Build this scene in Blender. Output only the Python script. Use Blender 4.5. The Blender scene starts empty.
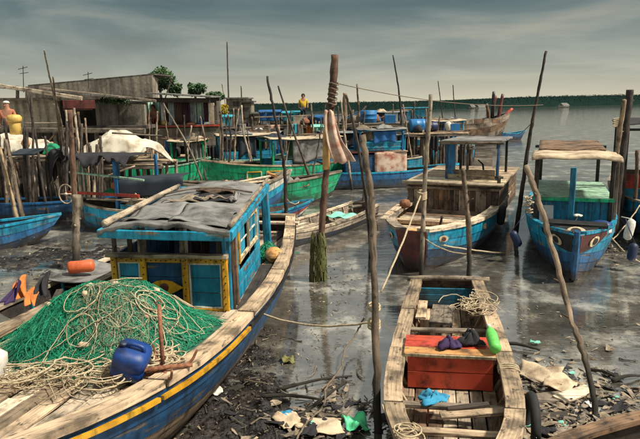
import bpy, math, random
import numpy as np
from mathutils import Vector, Matrix
R=random.Random(7); NR=np.random.RandomState(5)
sc=bpy.context.scene; col=sc.collection
# ------------------------------------------------------------------ camera
F,CX,CY,H=600.,320.,219.5,3.3
ROLL=math.radians(1.0); PITCH=math.atan((CY-104)/F)
cam=bpy.data.cameras.new('camera'); co=bpy.data.objects.new('camera',cam); col.objects.link(co)
cam.sensor_fit='HORIZONTAL'; cam.sensor_width=36; cam.lens=F*36/640; cam.clip_start=.05; cam.clip_end=6000
co.matrix_world=Matrix.Translation((0,0,H))@Matrix.Rotation(math.pi/2-PITCH,4,'X')@Matrix.Rotation(-ROLL,4,'Z')
sc.camera=co
# ------------------------------------------------------------------ world, sun, exposure
SUN_EL=math.radians(54); SUN_AZ=math.radians(108)      # azimuth from +Y towards +X
w=bpy.data.worlds.new('World'); sc.world=w; w.use_nodes=True
nt=w.node_tree; nt.nodes.clear()
def N(t,typ,**k):
    n=t.nodes.new(typ)
    for a,b in k.items():
        if a.startswith('i_'):
            key=a[2:]; n.inputs[int(key) if key.isdigit() else key.replace('_',' ')].default_value=b
        else: setattr(n,a,b)
    return n
def ramp(t,stops,interp='LINEAR'):
    n=t.nodes.new('ShaderNodeValToRGB'); cr=n.color_ramp; cr.interpolation=interp
    while len(cr.elements)<len(stops): cr.elements.new(.5)
    for e,(p,c) in zip(cr.elements,stops):
        e.position=p; e.color=(c,c,c,1) if isinstance(c,(int,float)) else (*c,1)
    return n
def build_world():
    t=nt; L=t.links.new
    out=N(t,'ShaderNodeOutputWorld'); bg=N(t,'ShaderNodeBackground'); L(bg.outputs[0],out.inputs[0])
    sky=N(t,'ShaderNodeTexSky',sky_type='NISHITA',sun_disc=False,sun_elevation=SUN_EL,sun_rotation=SUN_AZ,dust_density=3.0)
    sk=N(t,'ShaderNodeVectorMath',operation='SCALE'); L(sky.outputs[0],sk.inputs[0]); sk.inputs['Scale'].default_value=.07
    tc=N(t,'ShaderNodeTexCoord'); sx=N(t,'ShaderNodeSeparateXYZ'); L(tc.outputs['Generated'],sx.inputs[0])
    zc=N(t,'ShaderNodeMath',operation='MAXIMUM',i_1=0.); L(sx.outputs[2],zc.inputs[0])
    za=N(t,'ShaderNodeMath',operation='ADD',i_1=.12); L(zc.outputs[0],za.inputs[0])
    dx=N(t,'ShaderNodeMath',operation='DIVIDE'); L(sx.outputs[0],dx.inputs[0]); L(za.outputs[0],dx.inputs[1])
    dy=N(t,'ShaderNodeMath',operation='DIVIDE'); L(sx.outputs[1],dy.inputs[0]); L(za.outputs[0],dy.inputs[1])
    cb=N(t,'ShaderNodeCombineXYZ'); L(dx.outputs[0],cb.inputs[0]); L(dy.outputs[0],cb.inputs[1])
    mp=N(t,'ShaderNodeMapping'); mp.inputs['Scale'].default_value=(.85,.9,1); mp.inputs['Rotation'].default_value=(0,0,.12); mp.inputs['Location'].default_value=(3.4,1.9,0); L(cb.outputs[0],mp.inputs[0])
    n1=N(t,'ShaderNodeTexNoise',i_Scale=.8,i_Detail=8.,i_Roughness=.52,i_Distortion=.7); L(mp.outputs[0],n1.inputs[0])
    # cloud deck: slate teal bellies, paler cream gaps, brighter towards the horizon
    cl=ramp(t,[(.37,(.035,.062,.066)),(.47,(.085,.128,.128)),(.56,(.175,.21,.19)),(.68,(.36,.33,.255))]); L(n1.outputs[0],cl.inputs[0])
    hz=ramp(t,[(0.,(.56,.51,.38)),(.055,(.36,.37,.31)),(.15,(.085,.125,.128)),(.30,(.44,.455,.42)),(.5,(.38,.39,.36)),(1.,(.34,.35,.33))]); L(zc.outputs[0],hz.inputs[0])
    hf=ramp(t,[(0.,.88),(.05,.66),(.13,.5),(.30,.85)]); L(zc.outputs[0],hf.inputs[0])
    m=N(t,'ShaderNodeMixRGB'); L(hf.outputs[0],m.inputs[0]); L(cl.outputs[0],m.inputs[1]); L(hz.outputs[0],m.inputs[2])
    m2=N(t,'ShaderNodeMixRGB',i_0=.08); L(m.outputs[0],m2.inputs[1]); L(sk.outputs[0],m2.inputs[2])
    L(m2.outputs[0],bg.inputs[0]); bg.inputs[1].default_value=.87
build_world()
sun=bpy.data.lights.new('sun','SUN'); sun.energy=4.2; sun.angle=math.radians(5); sun.color=(1,.93,.80)
so=bpy.data.objects.new('sun',sun); col.objects.link(so)
sd=Vector((math.sin(SUN_AZ)*math.cos(SUN_EL),math.cos(SUN_AZ)*math.cos(SUN_EL),math.sin(SUN_EL)))
so.rotation_euler=sd.to_track_quat('Z','Y').to_euler()
sc.view_settings.view_transform='Standard'; sc.view_settings.look='None'; sc.view_settings.gamma=1; sc.view_settings.exposure=.66
# ------------------------------------------------------------------ pixel -> place
def ray(px,py):
    x=(px-CX)/F; y=-(py-CY)/F; c,s=math.cos(ROLL),math.sin(ROLL)
    x,y=x*c+y*s,-x*s+y*c; cp,sp=math.cos(PITCH),math.sin(PITCH)
    return np.array([x,cp+y*sp,-sp+y*cp])
def P(px,py,z=0.):            # where the sight line meets height z
    d=ray(px,py); return np.array([0,0,H])+d*((z-H)/d[2])
def D(px,py,Y):               # where it meets depth Y
    d=ray(px,py); return np.array([0,0,H])+d*(Y/d[1])
V=lambda *a: np.array(a,float)
def unit(v): v=np.asarray(v,float); return v/(np.linalg.norm(v)+1e-12)
# ------------------------------------------------------------------ materials
MATS={}
def newmat(name):
    m=bpy.data.materials.new(name); m.use_nodes=True; t=m.node_tree; t.nodes.clear()
    o=N(t,'ShaderNodeOutputMaterial'); b=N(t,'ShaderNodeBsdfPrincipled'); t.links.new(b.outputs[0],o.inputs[0])
    MATS[name]=m; return m,t,b
def attr(t): return N(t,'ShaderNodeAttribute',attribute_name='gr'), N(t,'ShaderNodeAttribute',attribute_name='rnd')
def scaled(t,src,s,loc=(0,0,0)):
    mp=N(t,'ShaderNodeMapping'); mp.inputs['Scale'].default_value=s; mp.inputs['Location'].default_value=loc; t.links.new(src,mp.inputs[0]); return mp.outputs[0]
def wood_nodes(t,c,contrast=1.,along=1.6,across=34.):
    L=t.links.new; g,r=attr(t)
    n1=N(t,'ShaderNodeTexNoise',i_Scale=1.,i_Detail=7.,i_Roughness=.65); L(scaled(t,g.outputs['Vector'],(along,across,across)),n1.inputs[0])
    n2=N(t,'ShaderNodeTexNoise',i_Scale=3.2,i_Detail=5.,i_Roughness=.6); L(g.outputs['Vector'],n2.inputs[0])
    lo=tuple(max(0,x*(1-.78*contrast)) for x in c); hi=tuple(min(.85,x*(1+.45*contrast)) for x in c)
    r1=ramp(t,[(.30,lo),(.46,c),(.68,hi)]); L(n1.outputs[0],r1.inputs[0])
    r2=ramp(t,[(.34,.24),(.5,.85),(.7,1.25)]); L(n2.outputs[0],r2.inputs[0])
    m=N(t,'ShaderNodeMixRGB',blend_type='MULTIPLY',i_0=1.); L(r1.outputs[0],m.inputs[1]); L(r2.outputs[0],m.inputs[2])
    r3=ramp(t,[(0,.55),(1,1.25)]); L(r.outputs['Fac'],r3.inputs[0])
    n5=N(t,'ShaderNodeTexNoise',i_Scale=13.,i_Detail=4.,i_Roughness=.6); L(scaled(t,g.outputs['Vector'],(.7,1.3,1.3),(5,8,1)),n5.inputs[0]); r5=ramp(t,[(.32,.22),(.42,1.)]); L(n5.outputs[0],r5.inputs[0]); m5=N(t,'ShaderNodeMixRGB',blend_type='MULTIPLY',i_0=1.); L(m.outputs[0],m5.inputs[1]); L(r5.outputs[0],m5.inputs[2]); m=m5
    m2=N(t,'ShaderNodeMixRGB',blend_type='MULTIPLY',i_0=1.); L(m.outputs[0],m2.inputs[1]); L(r3.outputs[0],m2.inputs[2])
    return m2.outputs[0],n1.outputs[0],n2.outputs[0],g,r
def bump(t,b,h,strength=.5,dist=.01):
    n=N(t,'ShaderNodeBump',i_Strength=strength,i_Distance=dist); t.links.new(h,n.inputs['Height']); t.links.new(n.outputs[0],b.inputs['Normal'])
def wood(name,c,contrast=1.,rough=.8,along=1.6,across=34.,bs=.7,wet=0.):
    m,t,b=newmat(name); cl,h,n2,g,r=wood_nodes(t,c,contrast,along,across)
    if wet:      # tide line: the lower part of the pole is dark with mud and weed
        L=t.links.new; geo=N(t,'ShaderNodeNewGeometry'); s=N(t,'ShaderNodeSeparateXYZ'); L(geo.outputs['Position'],s.inputs[0])
        ad=N(t,'ShaderNodeMath',operation='MULTIPLY_ADD',i_1=-.5,i_2=0.); L(n2,ad.inputs[0])
        a2=N(t,'ShaderNodeMath',operation='ADD'); L(s.outputs[2],a2.inputs[0]); L(ad.outputs[0],a2.inputs[1])
        mr=N(t,'ShaderNodeMapRange',i_1=wet-.35,i_2=wet+.15,i_3=1.,i_4=0.); L(a2.outputs[0],mr.inputs[0])
        mx=N(t,'ShaderNodeMixRGB'); L(mr.outputs[0],mx.inputs[0]); L(cl,mx.inputs[1]); mx.inputs[2].default_value=(.022,.018,.012,1); cl=mx.outputs[0]
    t.links.new(cl,b.inputs['Base Color']); b.inputs['Roughness'].default_value=rough; bump(t,b,h,bs,.03 if bs>=1 else .014); return m
def paint(name,c,under=(.22,.16,.10),wear=.42,rough=.5,dirt=.6,streak=(1.5,12,12)):
    m,t,b=newmat(name); L=t.links.new; wc,h,n2,g,r=wood_nodes(t,under,1.)
    n3=N(t,'ShaderNodeTexNoise',i_Scale=1.,i_Detail=9.,i_Roughness=.7); L(scaled(t,g.outputs['Vector'],streak,(3,1,7)),n3.inputs[0])
    wm=ramp(t,[(wear-.03,1.),(wear+.03,0.)]); L(n3.outputs[0],wm.inputs[0])
    n4=N(t,'ShaderNodeTexNoise',i_Scale=5.,i_Detail=6.,i_Roughness=.65); L(scaled(t,g.outputs['Vector'],(1,1,1),(9,4,2)),n4.inputs[0])
    pr=ramp(t,[(.28,tuple(x*(1-dirt) for x in c)),(.5,c),(.72,tuple(min(.8,x*1.35+.01) for x in c))]); L(n4.outputs[0],pr.inputs[0])
    rr=ramp(t,[(0,.75),(1,1.2)]); L(r.outputs['Fac'],rr.inputs[0])
    pm=N(t,'ShaderNodeMixRGB',blend_type='MULTIPLY',i_0=1.); L(pr.outputs[0],pm.inputs[1]); L(rr.outputs[0],pm.inputs[2])
    mx=N(t,'ShaderNodeMixRGB'); L(wm.outputs[0],mx.inputs[0]); L(pm.outputs[0],mx.inputs[1]); L(wc,mx.inputs[2])
    geo=N(t,'ShaderNodeNewGeometry'); sp=N(t,'ShaderNodeSeparateXYZ'); L(geo.outputs['Position'],sp.inputs[0])
    ng=N(t,'ShaderNodeTexNoise',i_Scale=2.4,i_Detail=7.,i_Roughness=.7); L(geo.outputs['Position'],ng.inputs[0])
    gz=N(t,'ShaderNodeMath',operation='MULTIPLY_ADD',i_1=-1.1,i_2=.55); L(ng.outputs[0],gz.inputs[0])
    ga=N(t,'ShaderNodeMath',operation='ADD'); L(sp.outputs[2],ga.inputs[0]); L(gz.outputs[0],ga.inputs[1])
    gm=N(t,'ShaderNodeMapRange',i_1=.02,i_2=.42,i_3=.9,i_4=0.); L(ga.outputs[0],gm.inputs[0])
    gx=N(t,'ShaderNodeMixRGB'); L(gm.outputs[0],gx.inputs[0]); L(mx.outputs[0],gx.inputs[1]); gx.inputs[2].default_value=(.03,.024,.018,1)
    ns=N(t,'ShaderNodeTexNoise',i_Scale=1.,i_Detail=6.,i_Roughness=.65); L(scaled(t,geo.outputs['Position'],(9,9,1.1)),ns.inputs[0])
    sr=ramp(t,[(.34,.32),(.52,1.)]); L(ns.outputs[0],sr.inputs[0]); sm=N(t,'ShaderNodeMixRGB',blend_type='MULTIPLY',i_0=1.); L(gx.outputs[0],sm.inputs[1]); L(sr.outputs[0],sm.inputs[2])
    L(sm.outputs[0],b.inputs['Base Color']); b.inputs['Roughness'].default_value=rough
    ma=N(t,'ShaderNodeMath',operation='ADD'); L(wm.outputs[0],ma.inputs[0]); L(h,ma.inputs[1]); bump(t,b,ma.outputs[0],.35,-.006); return m
def cloth(name,c,c2=None,rough=.85,scale=3.,stain=.45,sheen=0.):
    m,t,b=newmat(name); L=t.links.new; tc=N(t,'ShaderNodeTexCoord')
    n=N(t,'ShaderNodeTexNoise',i_Scale=scale,i_Detail=6.,i_Roughness=.6); L(tc.outputs['Object'],n.inputs[0])
    c2=c2 or tuple(x*.45 for x in c)
    r=ramp(t,[(stain-.16,c2),(stain+.06,c),(.8,tuple(min(.85,x*1.2) for x in c))]); L(n.outputs[0],r.inputs[0])
    L(r.outputs[0],b.inputs['Base Color']); b.inputs['Roughness'].default_value=rough
    n2=N(t,'ShaderNodeTexNoise',i_Scale=scale*14,i_Detail=3.); L(tc.outputs['Object'],n2.inputs[0]); bump(t,b,n2.outputs[0],.3,.01); return m
wood('tan',(.42,.305,.195),1.05); wood('pale',(.50,.40,.285),1.); wood('grey',(.24,.19,.14)); wood('dark',(.055,.04,.03)); wood('brown',(.17,.10,.055)); wood('orange',(.55,.27,.09),.8)
wood('bark',(.25,.18,.12),1.,.9,3.,16.,1.,wet=.45); wood('barkpale',(.34,.27,.195),1.,.9,3.,16.,1.,wet=.35); wood('barkdark',(.07,.052,.04),1.,.9,3.,16.,1.,wet=.4); wood('barkred',(.165,.088,.055),1.,.9,3.,16.,1.,wet=.5)
wood('bamboo',(.36,.25,.13),.7,.6,.8,9.,.4,wet=.3)
paint('teal',(.006,.20,.34),wear=.39); paint('tealb',(.008,.30,.48),(.32,.26,.18),.42); paint('blue',(.005,.058,.15),(.2,.15,.1),.40,.65); paint('royal',(.009,.125,.31),(.16,.12,.085),wear=.40); paint('dblue',(.01,.042,.10),(.1,.08,.06),.40)
paint('yellow',(.70,.34,.012),(.2,.1,.04),.37); paint('white',(.62,.58,.48),(.25,.19,.13),.4); paint('cream',(.60,.48,.30),(.25,.17,.1),.40)
paint('green',(.003,.34,.15),(.16,.13,.08),.40); paint('lgreen',(.30,.48,.34),(.2,.2,.12),.38); paint('red',(.42,.045,.022),(.16,.08,.05),.38); paint('redbrown',(.11,.022,.016),(.06,.03,.02),.4); paint('black',(.012,.011,.011),(.06,.045,.03),.36); paint('tanhull',(.30,.21,.135),(.14,.09,.06),.42)
cloth('tarp_grey',(.205,.198,.187),(.032,.03,.028),.85,2.8,.5); cloth('tarp_navy',(.013,.021,.032),(.006,.008,.012),.75); cloth('tarp_white',(.56,.51,.41),(.24,.18,.11),.85,2.2,.47); cloth('tarp_cream',(.50,.40,.27),(.17,.11,.065),.85,3.2,.5)
cloth('tarp_blue',(.01,.09,.26)); cloth('tarp_teal',(.02,.26,.34)); cloth('cloth_black',(.014,.013,.016)); cloth('cloth_green',(.005,.22,.10)); cloth('cloth_orange',(.55,.16,.03)); cloth('cloth_purple',(.035,.015,.07)); cloth('cloth_blue',(.03,.25,.42))
cloth('cloth_stain',(.55,.42,.32),(.30,.09,.05),.85,4.,.5); cloth('cloth_ochre',(.50,.30,.10)); cloth('mint',(.20,.55,.42),(.08,.3,.22)); cloth('paper',(.54,.43,.29),(.26,.18,.11),.85,7.,.5)
cloth('paperdirty',(.31,.245,.17),(.10,.075,.05),.9,8.,.52); cloth('foam',(.66,.63,.56),(.38,.34,.27),.75,7.); cloth('rope',(.46,.37,.24),(.22,.155,.085),.9,25.); cloth('rope_dark',(.16,.12,.08),None,.9,25.); cloth('rope_green',(.10,.30,.20),None,.9,25.)
cloth('skin',(.30,.13,.07),(.2,.08,.045),.6); cloth('skin2',(.36,.17,.10)); cloth('shirt_orange',(.55,.20,.10)); cloth('shirt_yellow',(.68,.45,.03)); cloth('shirt_white',(.65,.62,.55)); cloth('hair',(.012,.01,.01))
cloth('curtain_violet',(.07,.035,.05)); cloth('curtain_grey',(.38,.46,.47)); cloth('curtain_white',(.72,.74,.74),(.55,.57,.6)); cloth('curtain_mint',(.42,.62,.50)); cloth('curtain_brown',(.13,.075,.06))
def plastic(name,c,rough=.4,dirt=.5):
    m,t,b=newmat(name); L=t.links.new; tc=N(t,'ShaderNodeTexCoord'); n=N(t,'ShaderNodeTexNoise',i_Scale=4.,i_Detail=8.,i_Roughness=.7); L(tc.outputs['Object'],n.inputs[0])
    r=ramp(t,[(.33,tuple(x*(1-dirt) for x in c)),(.5,c),(.75,tuple(min(.8,x*1.15) for x in c))]); L(n.outputs[0],r.inputs[0]); L(r.outputs[0],b.inputs['Base Color'])
    r2=ramp(t,[(.3,rough+.25),(.7,rough)]); L(n.outputs[0],r2.inputs[0]); L(r2.outputs[0],b.inputs['Roughness']); return m
plastic('pblue',(.005,.04,.19),.35,.75); plastic('pdrum',(.012,.15,.38)); plastic('pyellow',(.60,.40,.10)); plastic('porange',(.58,.11,.03)); plastic('pgreen',(.13,.55,.10)); plastic('pwhite',(.62,.62,.60)); plastic('pbag',(.10,.62,.30),.35,.3); plastic('rubber',(.012,.012,.012),.7); plastic('pnavy',(.01,.022,.07),.35); plastic('ppeach',(.62,.30,.16)); plastic('porangebox',(.46,.055,.022),.5,.85)
def rustm():
    m,t,b=newmat('rust'); L=t.links.new; tc=N(t,'ShaderNodeTexCoord'); n=N(t,'ShaderNodeTexNoise',i_Scale=22.,i_Detail=8.,i_Roughness=.7); L(tc.outputs['Object'],n.inputs[0])
    r=ramp(t,[(.3,(.05,.02,.012)),(.5,(.20,.075,.035)),(.7,(.36,.17,.09))]); L(n.outputs[0],r.inputs[0]); L(r.outputs[0],b.inputs['Base Color']); b.inputs['Roughness'].default_value=.85; bump(t,b,n.outputs[0],.6,.01)
rustm()
def concrete(name,c):
    m,t,b=newmat(name); L=t.links.new; tc=N(t,'ShaderNodeTexCoord')
    n=N(t,'ShaderNodeTexNoise',i_Scale=.55,i_Detail=9.,i_Roughness=.65); L(scaled(t,tc.outputs['Object'],(1.3,1,1)),n.inputs[0])
    n2=N(t,'ShaderNodeTexNoise',i_Scale=9.,i_Detail=6.,i_Roughness=.7); L(tc.outputs['Object'],n2.inputs[0])
    n3=N(t,'ShaderNodeTexNoise',i_Scale=1.,i_Detail=5.); L(scaled(t,tc.outputs['Object'],(4,4,.35)),n3.inputs[0])
    r=ramp(t,[(.32,tuple(x*.35 for x in c)),(.5,c),(.7,tuple(x*1.4 for x in c))]); L(n.outputs[0],r.inputs[0])
    r2=ramp(t,[(.3,.6),(.7,1.2)]); L(n2.outputs[0],r2.inputs[0]); r3=ramp(t,[(.36,.45),(.55,1.)]); L(n3.outputs[0],r3.inputs[0])
    m1=N(t,'ShaderNodeMixRGB',blend_type='MULTIPLY',i_0=1.); L(r.outputs[0],m1.inputs[1]); L(r2.outputs[0],m1.inputs[2])
    m2=N(t,'ShaderNodeMixRGB',blend_type='MULTIPLY',i_0=1.); L(m1.outputs[0],m2.inputs[1]); L(r3.outputs[0],m2.inputs[2])
    L(m2.outputs[0],b.inputs['Base Color']); b.inputs['Roughness'].default_value=.9; bump(t,b,n2.outputs[0],.5,.03)
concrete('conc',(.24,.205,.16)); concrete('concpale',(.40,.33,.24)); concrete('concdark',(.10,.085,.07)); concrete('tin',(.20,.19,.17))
def mudm():
    m,t,b=newmat('mud'); L=t.links.new; tc=N(t,'ShaderNodeTexCoord')
    n=N(t,'ShaderNodeTexNoise',i_Scale=2.3,i_Detail=9.,i_Roughness=.68); L(tc.outputs['Object'],n.inputs[0])
    n2=N(t,'ShaderNodeTexNoise',i_Scale=17.,i_Detail=7.,i_Roughness=.7); L(tc.outputs['Object'],n2.inputs[0])
    r=ramp(t,[(.40,(.008,.006,.005)),(.56,(.022,.017,.013)),(.68,(.07,.056,.042)),(.78,(.2,.165,.125))]); L(n.outputs[0],r.inputs[0])
    r2=ramp(t,[(.35,.35),(.65,1.35)]); L(n2.outputs[0],r2.inputs[0])
    m1=N(t,'ShaderNodeMixRGB',blend_type='MULTIPLY',i_0=1.); L(r.outputs[0],m1.inputs[1]); L(r2.outputs[0],m1.inputs[2]); L(m1.outputs[0],b.inputs['Base Color'])
    r3=ramp(t,[(.35,.12),(.6,.55)]); L(n2.outputs[0],r3.inputs[0]); L(r3.outputs[0],b.inputs['Roughness']); bump(t,b,n2.outputs[0],.8,.03)
mudm()
def waterm():
    m,t,b=newmat('water'); L=t.links.new; tc=N(t,'ShaderNodeTexCoord')
    n=N(t,'ShaderNodeTexNoise',i_Scale=1.3,i_Detail=6.,i_Roughness=.6); L(scaled(t,tc.outputs['Object'],(.5,1.6,1)),n.inputs[0])
    n2=N(t,'ShaderNodeTexNoise',i_Scale=6.,i_Detail=4.,i_Roughness=.55); L(scaled(t,tc.outputs['Object'],(.55,1.9,1)),n2.inputs[0])
    n3=N(t,'ShaderNodeTexNoise',i_Scale=.9,i_Detail=9.,i_Roughness=.72,i_Distortion=.15); L(tc.outputs['Object'],n3.inputs[0])
    r=ramp(t,[(.39,(.04,.036,.030)),(.52,(.095,.088,.074)),(.64,(.34,.32,.27))]); L(n3.outputs[0],r.inputs[0]); L(r.outputs[0],b.inputs['Base Color'])
    r3=ramp(t,[(.5,.015),(.7,.10)]); L(n3.outputs[0],r3.inputs[0]); L(r3.outputs[0],b.inputs['Roughness']); b.inputs['IOR'].default_value=3.6
    a=N(t,'ShaderNodeMath',operation='MULTIPLY_ADD',i_1=.35); L(n2.outputs[0],a.inputs[0]); L(n.outputs[0],a.inputs[2])
    bp=N(t,'ShaderNodeBump',i_Strength=.3,i_Distance=.03); L(a.outputs[0],bp.inputs['Height']); L(bp.outputs[0],b.inputs['Normal'])
waterm()
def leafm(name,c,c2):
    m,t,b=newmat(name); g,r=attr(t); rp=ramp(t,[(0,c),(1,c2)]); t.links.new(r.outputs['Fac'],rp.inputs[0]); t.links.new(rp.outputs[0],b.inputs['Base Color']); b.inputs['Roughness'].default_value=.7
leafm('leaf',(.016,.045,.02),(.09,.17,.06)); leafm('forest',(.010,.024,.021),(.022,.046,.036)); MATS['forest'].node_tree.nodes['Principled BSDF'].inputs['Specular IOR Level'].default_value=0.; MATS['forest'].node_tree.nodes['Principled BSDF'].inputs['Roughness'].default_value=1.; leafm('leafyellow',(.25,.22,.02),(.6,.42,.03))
leafm('net',(.002,.10,.05),(.006,.30,.15)); leafm('netpale',(.08,.13,.08),(.36,.34,.22)); leafm('netbase',(.004,.055,.032),(.008,.09,.055)); leafm('weed',(.06,.07,.02),(.15,.14,.04)); leafm('litter',(.03,.022,.015),(.34,.27,.18))
# ------------------------------------------------------------------ mesh building
class MB:
    def __init__(s): s.v=[]; s.f=[]; s.g=[]; s.r=[]; s.n=0
    def add(s,vs,fs,gr=None,rnd=None):
        vs=np.asarray(vs,float); k=len(vs)
        gr=vs if gr is None else np.asarray(gr,float)
        s.v.append(vs); s.g.append(gr); s.r.append(np.full(k,R.random() if rnd is None else rnd)); s.f+= [tuple(i+s.n for i in f) for f in fs]; s.n+=k; return s
    def beam(s,a,b,w,h,up=(0,0,1),seg=2,jit=.004,ch=.18,taper=1.,bend=None,rnd=None):
        a=np.asarray(a,float); b=np.asarray(b,float); d=b-a; ln=np.linalg.norm(d); d=d/ln; up=np.asarray(up,float)
        if abs(d@up)>.98*np.linalg.norm(up): up=V(1,0,0) if abs(d[0])<.9 else V(0,1,0)
        sd=unit(np.cross(d,up)); u=np.cross(sd,d); c=ch*min(w,h)
        prof=[(-w/2+c,-h/2),(w/2-c,-h/2),(w/2,-h/2+c),(w/2,h/2-c),(w/2-c,h/2),(-w/2+c,h/2),(-w/2,h/2-c),(-w/2,-h/2+c)]
        vs=[];gs=[];off=NR.rand(3)*20
        for i in range(seg+1):
            t=i/seg; k=1+(taper-1)*t; j=(NR.rand(8,2)-.5)*2*jit
            o=np.zeros(3) if bend is None else np.asarray(bend)*math.sin(math.pi*t)
            for q,(x,y) in enumerate(prof):
                x=x*k+j[q,0]; y=y*k+j[q,1]; vs.append(a+d*ln*t+sd*x+u*y+o); gs.append((ln*t+off[0],x+off[1],y+off[2]))
        fs=[tuple(range(7,-1,-1)),tuple(range(seg*8,seg*8+8))]
        for i in range(seg):
            for q in range(8): fs.append((i*8+q,i*8+(q+1)%8,(i+1)*8+(q+1)%8,(i+1)*8+q))
        return s.add(vs,fs,gs,rnd)
    def box(s,lo,hi,jit=0.,rnd=None):
        lo=np.asarray(lo,float);hi=np.asarray(hi,float)
        vs=np.array([[(lo,hi)[i][0],(lo,hi)[j][1],(lo,hi)[k][2]] for k in (0,1) for j in (0,1) for i in (0,1)])
        if jit: vs=vs+(NR.rand(8,3)-.5)*2*jit
        return s.add(vs,[(0,2,3,1),(4,5,7,6),(0,1,5,4),(2,6,7,3),(0,4,6,2),(1,3,7,5)],None,rnd)
    def tube(s,pts,rad,n=8,jit=0.,rnd=None,cap=True):
        pts=np.asarray(pts,float); m=len(pts); rad=np.full(m,rad) if np.isscalar(rad) else np.asarray(rad,float)
        tg=np.gradient(pts,axis=0); tg/= (np.linalg.norm(tg,axis=1)[:,None]+1e-12)
        u=np.cross(tg[0],V(0,0,1)); 
        if np.linalg.norm(u)<.1: u=np.cross(tg[0],V(1,0,0))
        u=unit(u); ang=np.arange(n)/n*2*math.pi; vs=np.empty((m,n,3)); gs=np.empty((m,n,3)); ln=0; off=NR.rand(3)*20
        for i in range(m):
            u=unit(u-tg[i]*(u@tg[i])); w_=np.cross(tg[i],u); rr=rad[i]*(1+(NR.rand(n)-.5)*2*jit)
            vs[i]=pts[i]+(np.cos(ang)*rr)[:,None]*u+(np.sin(ang)*rr)[:,None]*w_
            if i: ln+=np.linalg.norm(pts[i]-pts[i-1])
            gs[i,:,0]=ln+off[0]; gs[i,:,1]=np.cos(ang)*rad[i]+off[1]; gs[i,:,2]=np.sin(ang)*rad[i]+off[2]
        fs=[(i*n+q,i*n+(q+1)%n,(i+1)*n+(q+1)%n,(i+1)*n+q) for i in range(m-1) for q in range(n)]
        if cap: fs+=[tuple(range(n-1,-1,-1)),tuple(range((m-1)*n,m*n))]
        return s.add(vs.reshape(-1,3),fs,gs.reshape(-1,3),rnd)
    def sheet(s,fn,nu,nv,th=.01,rnd=None):           # cloth or shell with thickness: fn(u,v)->point
        g=np.array([[fn(i/nu,j/nv) for j in range(nv+1)] for i in range(nu+1)],float)
        du=np.gradient(g,axis=0); dv=np.gradient(g,axis=1); nn=np.cross(du,dv); nn/=np.linalg.norm(nn,axis=2)[...,None]+1e-12
        top=g.reshape(-1,3); bot=(g-nn*th).reshape(-1,3); k=len(top); I=lambda i,j:i*(nv+1)+j; fs=[]
        for i in range(nu):
            for j in range(nv):
                q=(I(i,j),I(i+1,j),I(i+1,j+1),I(i,j+1)); fs.append(q); fs.append(tuple(x+k for x in q[::-1]))
        for i in range(nu): fs.append((I(i+1,0),I(i,0),I(i,0)+k,I(i+1,0)+k)); fs.append((I(i,nv),I(i+1,nv),I(i+1,nv)+k,I(i,nv)+k))
        for j in range(nv): fs.append((I(0,j),I(0,j+1),I(0,j+1)+k,I(0,j)+k)); fs.append((I(nu,j+1),I(nu,j),I(nu,j)+k,I(nu,j+1)+k))
        off=NR.rand(3)*20
        return s.add(np.vstack([top,bot]),fs,np.vstack([top,bot])+off,rnd)
    def lathe(s,prof,c,axis=(0,0,1),n=16,sq=None,rnd=None):   # prof [(r,h)], optional superellipse
        ax=unit(axis); u=unit(np.cross(ax,V(0,1,0) if abs(ax[1])<.9 else V(1,0,0))); w_=np.cross(ax,u); vs=[]
        for r,h in prof:
            for q in range(n):
                a=q/n*2*math.pi; cx,sy=math.cos(a),math.sin(a); k=1. if not sq else (abs(cx)**sq+abs(sy)**sq)**(-1/sq)
                vs.append(np.asarray(c)+ax*h+u*cx*r*k+w_*sy*r*k)
        m=len(prof); fs=[(i*n+q,i*n+(q+1)%n,(i+1)*n+(q+1)%n,(i+1)*n+q) for i in range(m-1) for q in range(n)]+[tuple(range(n-1,-1,-1)),tuple(range((m-1)*n,m*n))]
        return s.add(vs,fs,None,rnd)
    def build(s,name,mat,parent=None,smooth=False,label=None,kind=None):
        vs=np.vstack(s.v); o0=np.array(parent['_o']) if parent is not None else None
        if parent is None:
            o0=V((vs[:,0].min()+vs[:,0].max())/2,(vs[:,1].min()+vs[:,1].max())/2,vs[:,2].min())
        me=bpy.data.meshes.new(name); me.from_pydata((vs-o0).tolist(),[],s.f)
        a=me.attributes.new('gr','FLOAT_VECTOR','POINT'); a.data.foreach_set('vector',np.vstack(s.g).astype('f').ravel())
        a=me.attributes.new('rnd','FLOAT','POINT'); a.data.foreach_set('value',np.concatenate(s.r).astype('f'))
        if smooth: me.polygons.foreach_set('use_smooth',[True]*len(me.polygons))
        me.materials.append(MATS[mat]); me.update()
        o=bpy.data.objects.new(name,me); col.objects.link(o)
        if parent is not None: o.parent=parent
        else: o.location=o0.tolist()
        o['_o']=o0.tolist()
        if label: o['label']=label
        if kind: o['kind']=kind
        return o
def tag(o,label,cat,group=None):
    o['label']=label; o['category']=cat
    if group: o['group']=group
    return o
def thing(name,label,cat,loc,group=None):
    o=bpy.data.objects.new(name,None); col.objects.link(o); o.location=[float(x) for x in loc]; o['_o']=[float(x) for x in loc]; o.empty_display_size=.2
    return tag(o,label,cat,group)
def beam(name,mat,parent,a,b,w,h,label=None,**k): return MB().beam(a,b,w,h,**k).build(name,mat,parent,label=label)
def catenary(a,b,sag,n=14,wob=0.):
    a=np.asarray(a,float);b=np.asarray(b,float); out=[]
    for i in range(n+1):
        t=i/n; p=a+(b-a)*t; p[2]-=sag*4*t*(1-t); out.append(p+ (NR.rand(3)-.5)*wob*(0<i<n))
    return np.array(out)
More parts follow.
